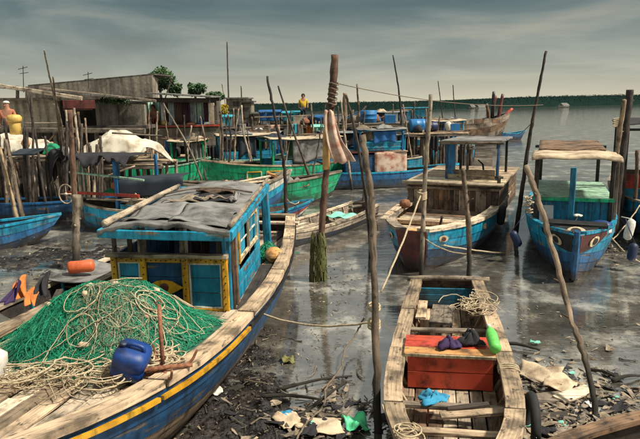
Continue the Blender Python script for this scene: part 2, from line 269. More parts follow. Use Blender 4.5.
def spline(ctrl,n=8):
    c=[np.asarray(p,float) for p in ctrl]; c=[2*c[0]-c[1]]+c+[2*c[-1]-c[-2]]; out=[]
    for i in range(1,len(c)-2):
        for j in range(n):
            t=j/n; out.append(.5*((2*c[i])+(-c[i-1]+c[i+1])*t+(2*c[i-1]-5*c[i]+4*c[i+1]-c[i+2])*t*t+(-c[i-1]+3*c[i]-3*c[i+1]+c[i+2])*t**3))
    out.append(c[-2]); return np.array(out)
# numpy value noise
_tab=NR.rand(256,256)
def vnoise(x,y):
    xi=np.floor(x).astype(int); yi=np.floor(y).astype(int); fx=x-xi; fy=y-yi; fx=fx*fx*(3-2*fx); fy=fy*fy*(3-2*fy)
    g=lambda i,j:_tab[i%256,j%256]
    return (g(xi,yi)*(1-fx)+g(xi+1,yi)*fx)*(1-fy)+(g(xi,yi+1)*(1-fx)+g(xi+1,yi+1)*fx)*fy
def fbm(x,y,o=5,s=1.):
    x=np.asarray(x,float)*s; y=np.asarray(y,float)*s; a=.5; r=0
    for i in range(o): r=r+a*vnoise(x+i*17.3,y+i*9.1); x=x*2.03; y=y*2.03; a*=.5
    return r
# ================================================================== THE SETTING
def mud_h(x,y):
    x=np.asarray(x,float); y=np.asarray(y,float)
    g=lambda cx,cy,sx,sy,a: a*np.exp(-((x-cx)/sx)**2-((y-cy)/sy)**2)
    b=-.15+g(-1.05,6.5,1.05,2.3,.20)+g(-.5,5.2,1.2,.8,.10)+g(2.9,5.9,1.0,.9,.12)+g(-6.2,13.2,3.,2.4,.17)+g(6.9,12.6,.9,1.4,.16)+g(-4.5,8.5,1.5,3.,.12)
    b=b-np.clip((y-14)*.15,0,.8)
    n=(fbm(x,y,6,1.1)-.5)*.26+np.abs(fbm(x+40,y+7,4,3.2)-.48)*.22-.025+(fbm(x+9,y+3,4,9.)-.47)*.075
    return b+n
def ground():
    xs=np.linspace(-10,8.5,800); ys=np.linspace(2.6,16,600); X,Y=np.meshgrid(xs,ys); Z=mud_h(X,Y)
    vs=np.stack([X,Y,Z],-1).reshape(-1,3); nx=len(xs); ny=len(ys)
    i=np.arange(ny-1)[:,None]*nx+np.arange(nx-1)[None,:]; fs=np.stack([i,i+1,i+nx+1,i+nx],-1).reshape(-1,4)
    m=MB(); m.add(vs,[tuple(f) for f in fs.tolist()]); o=m.build('mud_flat','mud',None,True,kind='structure')
    # river bed beneath everything, out to the far bank
    m=MB(); m.add([(-3000,-60,-1.2),(3000,-60,-1.2),(3000,3500,-1.2),(-3000,3500,-1.2)],[(0,1,2,3)]); m.build('river_bed','mud',None,kind='structure')
    m=MB(); m.add([(-3000,-60,0),(3000,-60,0),(3000,3500,0),(-3000,3500,0)],[(0,1,2,3)]); m.build('river_water','water',None,kind='structure')
ground()
def far_shore():
    m=MB(); segs=[]
    # bank line: left end nearer, right end with taller trees
    n=2600; rng=np.random.RandomState(3)
    def top(px): return np.interp(px,[200,260,330,400,450,500,550,600,680],[105,103.5,102,101,100,97.5,95.5,94.6,93.6])
    def bot(px): return np.interp(px,[200,400,500,550,680],[113,110.2,108.2,106.9,103.6])
    vs=[];fs=[];
    for k in range(40000):
        px=rng.uniform(190,700); Yb=620.; a=P(px,bot(px),0.); Yb=min(a[1],1500.) if a[1]>0 else 1500.
        dep=rng.rand()**1.5*70; p=D(px,110,Yb); sc_=Yb/600.; h=(bot(px)-top(px))*sc_*(.84+.12*rng.rand()+.06*float(fbm(px*.25,2.,3)))
        zt=h*(.3+.7*rng.rand()**.6); r=(.22+.3*rng.rand())*sc_
        c=V(p[0]*(1+dep/Yb),Yb+dep,max(zt,0.4)); q=[c+V(*(rng.randn(3)*r*(1,.6,.62))) for _ in range(4)]
        m.add(q,[(0,1,2),(0,2,3),(0,3,1),(1,3,2)],None,min(1,max(0,.2+.5*zt/max(h,.1)*rng.rand())))
    m.build('mangrove_forest','forest',None,kind='stuff')
    bpy.context.view_layer.update()
    o=col.objects[-1]; tag(o,'dark green wooded bank along the far side of the river','forest')
    # terrain under and behind the trees
    m=MB(); pts=[]
    for px in range(150,760,3):
        a=P(min(px,680),bot(px),0.); Yb=min(a[1],1500.) if a[1]>0 else 1500.; p=D(px,110,Yb); hh=(bot(px)-top(px))*Yb/600*.9*(.95+.1*float(fbm(px*.3,1.,3)))
        pts.append((p[0],Yb+6,-.5,hh))
    vs=[];fs=[]
    for i,(x,y,z,hh) in enumerate(pts): vs+=[(x,y,z),(x*1.004,y+4,hh*.85),(x*1.04,y+40,hh),(x*1.5,y+500,hh*.95)]
    for i in range(len(pts)-1):
        for j in range(3): fs.append((i*4+j,(i+1)*4+j,(i+1)*4+j+1,i*4+j+1))
    m.add(vs,fs,None,.1); m.build('far_bank','forest',None,kind='structure')
    for (x0,x1,y0,y1,mt,lab) in [(472,475,106.4,108.2,'white','small white building at the foot of the far bank'),(479,486,106.2,108.,'pwhite','long pale roofed building on the far bank beside a small white one'),(564,569,105.,107.,'white','lone pale building on the wooded far bank at right')]:
        Yb=P((x0+x1)/2,y1+.4,0.)[1]-8; Yb=min(max(Yb,200),1400)
        a=D(x0,y1,Yb); b=D(x1,y0,Yb); t=thing('far_house',lab,'house',((a[0]+b[0])/2,Yb+2,0)); zt=(a[2]+b[2])/2+ (b[2]-a[2])*.2
        MB().box((a[0],Yb,-.3),(b[0],Yb+6,zt)).build('wall',mt,t)
        rz=max(b[2],zt+.3); m=MB(); m.add([(a[0]-.3,Yb-.4,zt),(b[0]+.3,Yb-.4,zt),(b[0]+.3,Yb+6.4,zt),(a[0]-.3,Yb+6.4,zt),(a[0]-.3,Yb+3,rz+.8),(b[0]+.3,Yb+3,rz+.8)],[(0,1,5,4),(2,3,4,5),(0,4,3),(1,2,5),(3,2,1,0)]); m.build('roof','tin',t)
far_shore()
def bank():
    xs=np.linspace(-60,6.5,140); ys=np.linspace(33.5,90,60); m=MB(); X,Y=np.meshgrid(xs,ys); e=np.clip((5.5-X)/5,0,1)*np.clip((Y-33.5)/3,0,1); Z=-.5+e*(2.1+.5*(fbm(X,Y,5,.35)-.5)+.9*(fbm(X+3,Y,4,1.3)-.5))
    nx=len(xs); i=np.arange(len(ys)-1)[:,None]*nx+np.arange(nx-1)[None,:]; m.add(np.stack([X,Y,Z],-1).reshape(-1,3),[tuple(f) for f in np.stack([i,i+1,i+nx+1,i+nx],-1).reshape(-1,4).tolist()]); m.build('river_bank','mud',None,True,kind='structure')
bank()
def tree(label,px,py_top,py_bot,wpx,Y,base_z,seed,n=2600,mat='leaf'):
    rng=np.random.RandomState(seed); top=D(px,py_top,Y); bot=D(px,py_bot,Y); w_=wpx*Y/F/2; hc=(top[2]-bot[2])/2; c=V(top[0],Y,(top[2]+bot[2])/2)
    t=thing('broadleaf_tree',label,'tree',(top[0],Y,base_z),'trees behind the house')
    m=MB(); base=V(top[0],Y,base_z); m.tube(spline([base,base+V(.1,0,(c[2]-base_z)*.5),c+V(0,0,-hc*.2)],4),np.linspace(.16,.07,9),7,.1)
    lobes=[]
    for k in range(16):
        d=unit(rng.randn(3)); d[2]=d[2]*.8+.15; lc=c+d*V(w_,w_,hc)*rng.uniform(.35,.72); lobes.append((lc,rng.uniform(.28,.5)*min(w_,hc)))
        m.tube([c+V(0,0,-hc*.5),(c+lc)/2+rng.randn(3)*.08,lc],[.06,.035,.012],5)
    m.build('trunk','grey',t,True)
    m=MB()
    for k in range(n):
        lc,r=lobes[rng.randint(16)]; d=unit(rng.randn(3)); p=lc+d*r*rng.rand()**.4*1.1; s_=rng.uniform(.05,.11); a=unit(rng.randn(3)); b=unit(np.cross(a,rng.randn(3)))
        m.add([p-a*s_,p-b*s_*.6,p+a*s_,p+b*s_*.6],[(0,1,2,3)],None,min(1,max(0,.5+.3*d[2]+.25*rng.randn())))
    m.build('crown',mat,t)
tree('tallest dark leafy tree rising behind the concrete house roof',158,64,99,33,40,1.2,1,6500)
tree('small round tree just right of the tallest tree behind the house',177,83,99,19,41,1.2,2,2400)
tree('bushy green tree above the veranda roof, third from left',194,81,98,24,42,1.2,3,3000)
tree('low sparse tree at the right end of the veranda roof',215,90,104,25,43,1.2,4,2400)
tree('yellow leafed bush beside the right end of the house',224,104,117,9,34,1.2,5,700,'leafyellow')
# ================================================================== BOAT HULLS
class Fr:
    def __init__(s,stern,bow,z=0,roll=0.,pitch=0.):
        s.o=V(stern[0],stern[1],z); d=V(bow[0]-stern[0],bow[1]-stern[1],0); s.L=np.linalg.norm(d); d/=s.L
        s.x=V(d[0]*math.cos(pitch),d[1]*math.cos(pitch),math.sin(pitch)); y=V(-d[1],d[0],0); up=np.cross(s.x,y)
        s.y=y*math.cos(roll)+up*math.sin(roll); s.z=np.cross(s.x,s.y)
    def __call__(s,x,y,z): return s.o+s.x*x+s.y*y+s.z*z
class Hull:
    def __init__(s,T,bs,bm,tm=.45,pw=2.2,bb=.03,zs=.7,st=.1,bow=.4,keel=-.3,rake=.4,e=2.,fb=.4,asym=(1,1),kbow=.5):
        s.__dict__.update(locals()); s.L=T.L
    def b(s,t):
        if t<s.tm: return s.bs+(s.bm-s.bs)*math.sin(math.pi/2*t/s.tm)
        u=(t-s.tm)/(1-s.tm); return s.bb+(s.bm-s.bb)*(1-u**s.pw)
    def sh(s,t): return s.zs+s.st*max(0,1-t/.4)**2+s.bow*max(0,(t-.45)/.55)**2
    def k(s,t): return s.keel+s.kbow*max(0,(t-.7)/.3)**2
    def f(s,v): return 1-(1-s.fb)*(1-v)**s.e
    def xx(s,t,v): return s.L*t+s.rake*(v-.4)*max(0,(t-.6)/.4)**1.5
    def pt(s,t,side,v,off=0.,dz=0.):
        k=s.k(t); z=k+(s.sh(t)-k)*v; y=(s.b(t)*s.f(v)+off)*(s.asym[0] if side>0 else s.asym[1])*side
        return s.T(s.xx(t,v),y,z+dz)
    def yw(s,t,z,side=1):
        k=s.k(t); v=min(1,max(0,(z-k)/(s.sh(t)-k))); return s.b(t)*s.f(v)*(s.asym[0] if side>0 else s.asym[1])
    def shell(s,root,mats,inner='dark',nx=22,lap=.012,th=.03,transom=None,stem=None):
        n=len(mats); m=MB(); ts=[i/nx for i in range(nx+1)]
        # inner shell incl. bottom
        sec=[(1,1.),(1,.6),(1,.25),(1,0.),(-1,0.),(-1,.25),(-1,.6),(-1,1.)]
        vs=[s.pt(t,sd,v,-th,(-.012 if v==1 else 0)) for t in ts for sd,v in sec]; q=len(sec)
        fs=[(i*q+j,i*q+j+1,(i+1)*q+j+1,(i+1)*q+j) for i in range(nx) for j in range(q-1)]
        m.add(vs,fs)
        tr=[s.pt(0,sd,v,.0) for sd,v in sec]; m.add(tr+[p-s.T.x*.05 for p in tr],[tuple(range(q))[::-1],tuple(range(q,2*q))]+[(j,(j+1)%q,(j+1)%q+q,j+q) for j in range(q)])
        hull=m.build('hull',transom or inner,root)
        for sd in (1,-1):
            for k in range(n):
                v0,v1=k/n,(k+1)/n; m=MB(); vs=[];gs=[]; o_=NR.rand(3)*30
                for i,t in enumerate(ts):
                    a=s.pt(t,sd,v0-.02*(k>0),lap); c=s.pt(t,sd,(v0+v1)/2,lap*.6); b=s.pt(t,sd,v1,.0); ia=s.pt(t,sd,v0,-th*.8); ib=s.pt(t,sd,v1,-th*.8)
                    vs+=[a,c,b,ib,ia]; h=(v1-v0)*s.zs; gs+=[(s.L*t,0,0),(s.L*t,h/2,0),(s.L*t,h,0),(s.L*t,h,.03),(s.L*t,0,.03)]
                fs=[]
                for i in range(nx):
                    for j in range(5):
                        f=(i*5+j,i*5+(j+1)%5,(i+1)*5+(j+1)%5,(i+1)*5+j); fs.append(f if sd<0 else f[::-1])
                e0=tuple(range(5)); e1=tuple(range(nx*5,nx*5+5)); fs+=[e0,e1]
                m.add(vs,fs,np.array(gs)+o_); m.build('hull_plank',mats[k],hull)
        if stem:
            m=MB(); pts=[s.T(s.xx(1,v)+.02,0,s.k(1)+(s.sh(1)-s.k(1))*v) for v in (0,.3,.6,.85,1.08)]; m.tube(pts,[.05,.06,.06,.06,.05],6); m.build('stem_post',stem,root)
        return hull
    def rail(s,root,mat,w_=.14,h=.045,over=.03,segs=3,nx=18,t0=0.,t1=1.,name='rail_plank',jit=.006,sides=(1,-1),dz=0.):
        for sd in sides:
            for g in range(segs):
                a=t0+(t1-t0)*g/segs+.002; b=t0+(t1-t0)*(g+1)/segs-.002; n=max(3,nx//segs); m=MB(); vs=[];gs=[]; o_=NR.rand(3)*30; du=R.uniform(-.004,.004)
                for i in range(n+1):
                    t=a+(b-a)*i/n; y1=(s.b(t)+over); y0=max(y1-w_,.004); A=(s.asym[0] if sd>0 else s.asym[1]); z=s.sh(t)+dz+du; x=s.xx(t,1.)
                    j=(NR.rand(4)-.5)*2*jit
                    vs+=[s.T(x,sd*A*y1+j[0],z-h*.3),s.T(x,sd*A*y1+j[0],z+h+j[2]*.4),s.T(x,sd*A*y0+j[1],z+h+j[3]*.4),s.T(x,sd*A*y0+j[1],z-h*.3)]; gs+=[(s.L*t,0,0),(s.L*t,0,h),(s.L*t,w_,h),(s.L*t,w_,0)]
                fs=[]
                for i in range(n):
                    for q in range(4):
                        f=(i*4+q,i*4+(q+1)%4,(i+1)*4+(q+1)%4,(i+1)*4+q); fs.append(f if sd<0 else f[::-1])
                fs+=[(0,1,2,3),(n*4+3,n*4+2,n*4+1,n*4)]
                m.add(vs,fs,np.array(gs)+o_); m.build(name,mat,root)
    def planks_across(s,root,mat,t0,t1,z,n,th=.03,gap=.012,name='deck_plank',inset=.04,skip=0.,mats=None):
        for i in range(n):
            if R.random()<skip: continue
            a=t0+(t1-t0)*i/n; b=t0+(t1-t0)*(i+1)/n; t=(a+b)/2; y0=s.yw(t,z,1)-inset; y1=s.yw(t,z,-1)-inset; x=s.L*t; w_=s.L*(b-a)-gap; dz=R.uniform(-.006,.006)
            beam(name,R.choice(mats) if mats else mat,root,s.T(x,-y1,z+dz),s.T(x,y0,z+dz+R.uniform(-.006,.006)),w_,th,up=s.T.z,seg=3,jit=.005)
    def planks_along(s,root,mat,t0,t1,z,wp=.16,th=.03,gap=.012,name='deck_plank',inset=.03,mats=None,zf=None,parts=1):
        ymax=s.bm*1.05; n=int(2*ymax/wp)
        for i in range(n):
            y=-ymax+(i+.5)*wp; ok=[t for t in np.linspace(t0,t1,40) if abs(y)+wp*.3<s.yw(t,z if zf is None else zf(t),1 if y>0 else -1)-inset]
            if len(ok)<3: continue
            cuts=[ok[0]]+sorted(R.uniform(ok[0]+.15*(ok[-1]-ok[0]),ok[-1]-.15*(ok[-1]-ok[0])) for _ in range(parts-1))+[ok[-1]]
            for a,b in zip(cuts[:-1],cuts[1:]):
                dz=R.uniform(-.006,.006); za=z if zf is None else zf(a); zb=z if zf is None else zf(b)
                beam(name,R.choice(mats) if mats else mat,root,s.T(s.L*a,y,za+dz),s.T(s.L*b-.01,y+R.uniform(-.008,.008),zb+dz+R.uniform(-.005,.005)),wp-gap-R.uniform(0,.012),th,up=s.T.z,seg=4,jit=.005)
    def ribs(s,root,mat,ts,w_=.05,h=.04,name='rib',zmax=.97):
        for t in ts:
            for sd in (1,-1):
                m=MB(); pts=[s.pt(t,sd,v,-.055) for v in (.05,.3,.6,zmax)]
                for a,b in zip(pts[:-1],pts[1:]): m.beam(a,b,w_,h,up=s.T.x,seg=1,rnd=.5)
                m.build(name,mat,root)
def pole(name,label,mat,pts,rad,cat='pole',group=None,n=9,bend=.012,knots=3,parent=None,sink=.5):
    pts=[np.asarray(p,float) for p in pts]
    if len(pts)==2: pts=[pts[0],(pts[0]*2+pts[1])/3+(NR.rand(3)-.5)*bend*6,(pts[0]+pts[1]*2)/3+(NR.rand(3)-.5)*bend*6,pts[1]]
    if sink: pts=[pts[0]+unit(pts[0]-pts[1])*sink]+pts
    sp=spline(pts,10); m_=len(sp); r=np.interp(np.linspace(0,1,m_),np.linspace(0,1,len(rad)),rad)
    r=r*(1+.09*(NR.rand(m_)-.5)*2); sp=sp+(NR.rand(m_,3)-.5)*bend
    m=MB(); m.tube(sp,r,n,.11)
    for k in range(knots):
        i=NR.randint(2,m_-1); d=unit(V(*NR.randn(3))*V(1,1,.3)); tl=NR.choice([1.4,1.6,3.2]); m.tube([sp[i],sp[i]+d*r[i]*tl+V(0,0,r[i]*.5*tl)],[r[i]*.45,r[i]*.22],5,.1,rnd=.4)
    if parent is not None: return m.build(name,mat,parent,True)
    o=m.build(name,mat,None,True); return tag(o,label,cat,group)
def pp(base,top,Yt=None,z0=None):      # base pixel on the ground, top pixel at a depth
    b=P(*base,0.) if z0 is None else P(*base,z0); b=V(b[0],b[1],float(mud_h(b[0],b[1])) if (z0 is None and b[1]<18) else (z0 or 0.)); t=D(*top,b[1] if Yt is None else Yt); return b,t
def px_r(w_,Y): return w_/2*Y/F
# ================================================================== THE BIG FISHING BOAT (foreground left)
def strands(m,hf,cx,cy,rx,ry,n,steps,step,rad,rng,zo=.01,curl=.5,rndf=None,amp=1.,clip=None):
    for k in range(n):
        r_=math.sqrt(rng.rand()); a=rng.rand()*6.283; x=cx+rx*r_*math.cos(a); y=cy+ry*r_*math.sin(a); th=rng.rand()*6.283; lift=rng.rand()**2*.05*amp; pts=[]; w_=rng.randn()*curl
        for i in range(steps):
            pts.append((x,y,hf(x,y)+zo+lift*math.sin(math.pi*i/(steps-1))+rng.rand()*.012*amp)); th+=w_*.6+rng.randn()*curl*.5; x+=math.cos(th)*step; y+=math.sin(th)*step
            if clip and clip(x,y): th+=2.4; x+=math.cos(th)*step*1.5; y+=math.sin(th)*step*1.5
            if clip and clip(x,y) and len(pts)>3: break
        m.tube(pts,rad*(.7+.6*rng.rand()),3,0,rnd=rng.rand() if rndf is None else rndf(x,y,rng),cap=False)
def coil(m,c,r0,turns,rad,rng,hf=None,flat=.02,sx=1.,n=5,jig=.25,step=18):
    pts=[]; ph=rng.rand()*6.28; r=r0; ox=oy=0
    for i in range(int(turns*step)):
        a=ph+i/step*6.283; 
        if i%step==0: r=r0*(1+rng.randn()*jig*.6); ox=rng.randn()*r0*jig; oy=rng.randn()*r0*jig
        x=c[0]+math.cos(a)*r*sx+ox; y=c[1]+math.sin(a)*r+oy; z=(c[2] if hf is None else hf(x,y))+rad+rng.rand()*flat+flat*i/(turns*step); pts.append((x,y,z))
    p=np.array(pts); k=np.ones(5)/5
    if len(p)>9: p=np.stack([np.convolve(np.pad(p[:,j],2,'edge'),k,'valid') for j in range(3)],1)
    m.tube(p,rad,n,0)
def big_boat():
    T=Fr((-1.15,12.3),(-2.95,3.3)); h=Hull(T,.62,1.45,.6,3.,.04,.9,.12,.15,-.35,.35,2.,.35,(1,.8),.5)
    t=thing('fishing_boat','long blue wooden fishing boat with yellow trimmed cabin and grey roof, nearest at left','boat',(-2.0,8,0)); DZ=.76
    h.shell(t,['dark','tanhull','tanhull','tanhull','blue','blue'],nx=30,transom='dark'); h.rail(t,'tan',.20,.05,.03,5,40)
    h.rail(t,'yellow',.035,.03,.055,2,24,.62,1.,'rub_strip',.002,(1,),-.085); h.rail(t,'black',.03,.03,.05,2,20,0,.62,'rub_strip',.002,(1,),-.08)
    h.planks_along(t,'pale',.56,.985,0,.17,.035,mats=['pale','pale','tan','tan','grey'],zf=lambda q:h.sh(q)-.09,parts=2); h.planks_along(t,'grey',.03,.57,DZ,.19,.035,mats=['grey','grey','dark','tan'],parts=2)
    # stern beam and thwarts
    beam('stern_beam','tan',t,T(.04,-.62,1.05),T(.04,.66,1.05),.16,.07); beam('stern_beam','pale',t,T(.55,-.75,1.0),T(.55,.85,1.0),.14,.05)
    h.ribs(t,'grey',[.02+.035*i for i in range(8)])
    FR,FL,RR,RL=V(-1.12,7.0,0),V(-2.58,7.2,0),V(-.98,9.4,0),V(-2.42,9.6,0)
    C=lambda u,v,z:(FL*(1-u)+FR*u)*(1-v)+(RL*(1-u)+RR*u)*v+V(0,0,z)
    cab=MB(); cab.beam(C(0,0,.8),C(0,1,.8),.04,.06); cab.beam(C(0,1,.8),C(1,1,.8),.04,.06); cab=cab.build('cabin','dark',t)
    for i in range(9):      # left and rear walls, plank by plank
        a,b=i/9,(i+1)/9-.006; m=MB(); m.beam(C(0,(a+b)/2,.78),C(0,(a+b)/2,1.5),.25,.03,up=(1,0,0)); m.build('wall_plank','blue',cab)
        m=MB(); m.beam(C((a+b)/2,1,.78),C((a+b)/2,1,1.52),.152,.03,up=(0,1,0)); m.build('wall_plank','dark',cab)  # rear planks in dark wood: the cabin's inside shade put into the colour
    # front: yellow frame, blue panels
    fr=MB(); fr.beam(C(0,0,1.47),C(1,0,1.47),.05,.075,up=(0,0,1)); fr.beam(C(0,0,.83),C(1,0,.83),.05,.07); fr=fr.build('front_frame','yellow',t)
    us=[0.02,.275,.635,.975]
    for u in us: beam('frame_post','yellow',fr,C(u,-.004,.80),C(u,-.004,1.5),.075,.056,up=(0,1,0))
    nails=MB()
    for u in us:
        for zz in np.linspace(.85,1.46,8): p=C(u+R.uniform(-.008,.008),-.018,zz); nails.box(p-V(.006,.008,.006),p+V(.006,.008,.006))
    for uu in np.linspace(.05,.95,22):
        for zz in (1.47,.83): p=C(uu,-.015,zz+R.uniform(-.012,.012)); nails.box(p-V(.006,.008,.006),p+V(.006,.008,.006))
    nails.build('nail_heads','black',fr,kind='stuff')
    for i in range(3):
        a,b=us[i]+.03,us[i+1]-.03
        for j in range(3):
            z0=.865+j*.19; m=MB(); m.beam(C(a,.008,z0+.093),C(b,.008,z0+.093),.02,.182,up=(0,0,1),jit=.002); m.build('panel_board','teal' if i!=1 else 'blue',fr)
        m=MB(); 
        for (p,q) in (((a,1.425),(b,1.425)),((a,.875),(b,.875)),((a+.008,.875),(a+.008,1.425)),((b-.008,.875),(b-.008,1.425))): m.beam(C(p[0],-.003,p[1]),C(q[0],-.003,q[1]),.02,.022,up=(0,1,0),rnd=.6)
        if i!=1: m.build('panel_trim','white',fr)
    # diamond emblem with dark round eye, on the middle panel
    c=C(.455,-.012,1.13); ex=unit(FR-FL); n_=V(0,-1,0); m=MB()
    o=[c+ex*a+V(0,0,b) for a,b in ((-.235,0),(-.1,.075),(0,.09),(.1,.075),(.235,0),(.1,-.075),(0,-.09),(-.1,-.075))]; m.add(o+[p+n_*.025 for p in o],[tuple(range(8)),tuple(range(8,16))[::-1]]+[(i,(i+1)%8,(i+1)%8+8,i+8) for i in range(8)]); e=m.build('diamond_emblem','yellow',fr)
    m=MB(); m.lathe([(.055,0),(.055,.012),(.03,.02)],c+n_*.024,n_,14); m.build('eye','redbrown',t)
    # sill, upper posts, open windows
    beam('sill','pale',t,C(-.02,-.03,1.535),C(1.01,-.03,1.535),.11,.045,seg=6,jit=.006)
    for u,mt in ((.03,'grey'),(.17,'dark'),(.25,'pale'),(.29,'grey'),(.62,'grey'),(.655,'pale'),(.93,'dark'),(.975,'teal')): beam('post',mt,t,C(u,0,1.55),C(u,0,1.86),.055 if mt!='pale' else .03,.05,up=(0,1,0))
    for u,w_ in ((.5,.22),(.83,.2)): beam('shutter','dblue',t,C(u-.06,.35,1.30),C(u-.05,.4,1.8),w_,.02,up=(0,1,0))
    # right side: door gap posts, wall boards, window with yellow frame
    beam('post','teal',t,C(1,.02,.78),C(1,.02,1.86),.05,.06,up=(1,0,0)); beam('post','brown',t,C(1,.18,.78),C(1,.18,1.86),.08,.06,up=(1,0,0)); beam('post','dark',t,C(1,.1,.78),C(.98,.1,1.86),.07,.05,up=(1,0,0)); 
    for j in range(6):
        z0=.78+j*.18
        if z0+.18<1.3 or z0>1.72: beam('wall_plank','tealb',cab,C(1,.21,z0+.09),C(1,.99,z0+.09),.025,.172,up=(0,0,1),jit=.003)
        else:
            for a,b in ((.21,.27),(.82,.99)): beam('wall_plank','tealb',cab,C(1,a,z0+.09),C(1,b,z0+.09),.025,.172,up=(0,0,1),jit=.003)
    wn=MB(); wn.beam(C(1.012,.24,1.30),C(1.012,.86,1.30),.04,.06); wn.beam(C(1.012,.24,1.74),C(1.012,.86,1.74),.04,.05); wn=wn.build('window','cream',t)
    for v in (.25,.55,.85): beam('frame','cream' if v!=.25 else 'yellow',wn,C(1.014,v,1.27),C(1.014,v,1.77),.05,.045,up=(1,0,0))
    for a,b in ((.285,.515),(.585,.815)):
        beam('pane','tealb',wn,C(.995,(a+b)/2,1.33),C(.995,(a+b)/2,1.715),(b-a)*2.4,.015,up=(1,0,0)); beam('pane_bar','white',wn,C(1.006,a,1.52),C(1.006,b,1.52),.012,.02)
    # roof
    fl,f_r,rr,rl=V(-2.56,6.80,1.9),V(-1.0,6.50,1.9),V(-.87,10.05,1.97),V(-2.33,9.85,1.97)
    Q=lambda u,v,dz=0:(fl*(1-u)+f_r*u)*(1-v)+(rl*(1-u)+rr*u)*v+V(0,0,dz+.09*(1-(2*u-1)**2)+.022*math.sin(v*19+u*3)*.5+float(fbm(u*6,v*9,4)-.47)*.07)
    m=MB(); m.sheet(lambda u,v:Q(u,v),26,40,.03); rf=m.build('roof','tarp_grey',t,True)
    for a,b,mt,zz in ((fl,f_r,'tealb',-.03),(f_r,rr,'tealb',-.03),(rl,fl,'tealb',-.03),(rl,rr,'teal',-.03)): beam('roof_trim',mt,rf,a+V(0,0,zz),b+V(0,0,zz),.05,.105,seg=6)
    for a,b,r_ in ((Q(.03,.02,.06),Q(.02,.98,.06),.045),(Q(.98,.05,.05),Q(.965,1.12,.05),.035)): m=MB(); m.tube(spline([a,(a+b)/2+V(.03,0,.02),b],8),np.linspace(r_,r_*.7,17),7,.08); m.build('roof_log','barkpale',rf,True)
    for u in (.32,.68): beam('batten','grey',rf,Q(.05,u,.035),Q(.93,u+.02,.04),.05,.02,seg=6,bend=(0,0,.09)) if u==.68 else None
    def patch(u0,u1,v0,v1,mat,dz,nm='patch',rot=0):
        m=MB(); m.sheet(lambda a,b:Q(u0+(u1-u0)*a+rot*b,v0+(v1-v0)*b,dz+.02*math.sin(a*9+b*7)),10,8,.012); m.build(nm,mat,rf,True)
    patch(.45,.8,.45,.66,'cloth_black',.02); patch(.2,.5,.42,.56,'paperdirty',.022,'patch',.16); patch(.08,.5,.10,.36,'tarp_grey',.02); patch(.5,.94,.06,.30,'tarp_grey',.018); patch(.42,.78,.60,.645,'brown',.05); patch(.55,.72,.5,.52,'paperdirty',.05,'patch',.12); patch(.8,.85,.45,.62,'tarp_grey',.05)
    m=MB()     # ragged tarp hem along the front edge
    m.sheet(lambda u,v:Q(u,0)+V(0,-.035,.02-.06*v*(.5+fbm(u*30,3,3))),40,3,.008); m.build('tarp_hem','tarp_grey',rf,True)
    beam('post','teal',t,V(-.93,10.35,.76),V(-.95,10.25,1.95),.13,.11,up=(0,1,0)); beam('post','grey',t,V(-2.3,9.95,.76),V(-2.3,9.85,1.95),.09,.08,up=(0,1,0))
    beam('hatch_cover','mint',t,C(.62,-.09,.80),C(.95,-.09,.80),.2,.04); beam('side_deck','dark',t,C(1.14,-.1,.79),C(1.13,.95,.79),.32,.03,seg=4)
    # clutter by the stern: these stand on the deck
    DK=.78
    m=MB(); rng=np.random.RandomState(4); hf=lambda x,y:DK+.2*math.exp(-((x+.88)/.16)**2-((y-9.9)/.22)**2); strands(m,hf,-.88,9.9,.16,.24,160,12,.04,.005,rng); m.sheet(lambda u,v:V(-1.1+.42*u,9.6+.6*v,hf(-1.1+.42*u,9.6+.6*v)-.01),12,12,.02,.2)
    tag(m.build('net_bundle','net',None),'small green net bundle on the stern deck beside the teal post','net')
    m=MB(); m.lathe([(.02,0),(.1,.02),(.15,.09),(.15,.14),(.1,.21),(.02,.23)],(-.78,9.5,DK+.02),(0.2,-.3,1),14); tag(m.build('round_buoy','orange',None,True),'round straw coloured buoy on the stern deck beside the cabin','buoy')
    # fishing net heap
    def hn(x,y):
        r2=((x+2.2)/(1.0 if x<-2.2 else .97))**2+((y-6.02)/.80)**2; return .86+.60*math.exp(-(r2**1.45)*1.5)+.30*(float(fbm(x+3,y,4,2.6))-.45)*math.exp(-r2*.9)
    nt_=thing('fishing_net','large heap of green fishing net piled on the foredeck before the cabin','net',(-2.12,6.02,.86)); m=MB()
    m.sheet(lambda u,v:(lambda a,r:V(-2.12+1.12*r*math.cos(a),6.02+.98*r*math.sin(a),hn(-2.12+1.12*r*math.cos(a),6.02+.98*r*math.sin(a))-.03-.05*(r>.97)))(u*6.2832,v),40,20,.02,.3); m.build('net_mass','netbase',nt_,True)
    cl=lambda x,y:x>float(np.interp(y,[3.9,4.5,4.9,5.4,5.85,7.1],[-2.3,-1.68,-1.48,-1.25,-1.08,-.84]))-.1
    rng=np.random.RandomState(8); m=MB(); strands(m,hn,-2.18,6.04,.9,.8,6800,12,.036,.0026,rng,0.,.35,clip=cl); m.build('green_mesh','net',nt_,kind='stuff')
    m=MB(); strands(m,hn,-1.98,5.6,.42,.3,380,12,.035,.0026,rng,.02,.5,amp=1.2); m.build('pale_mesh','netpale',nt_,kind='stuff')
    m=MB()
    strands(m,hn,-2.02,5.62,.5,.34,13,36,.035,.0055,rng,.03,.26,amp=1.3,clip=cl)
    for k in range(3): cx,cy=-2.05+rng.randn()*.28,5.85+rng.randn()*.26; coil(m,(cx,cy,0),.11+.13*rng.rand(),2.0,.0065,rng,lambda x,y:hn(x,y)+.035,.03,jig=.5)
    m.build('head_rope','rope',nt_,True,kind='stuff')
    m=MB()
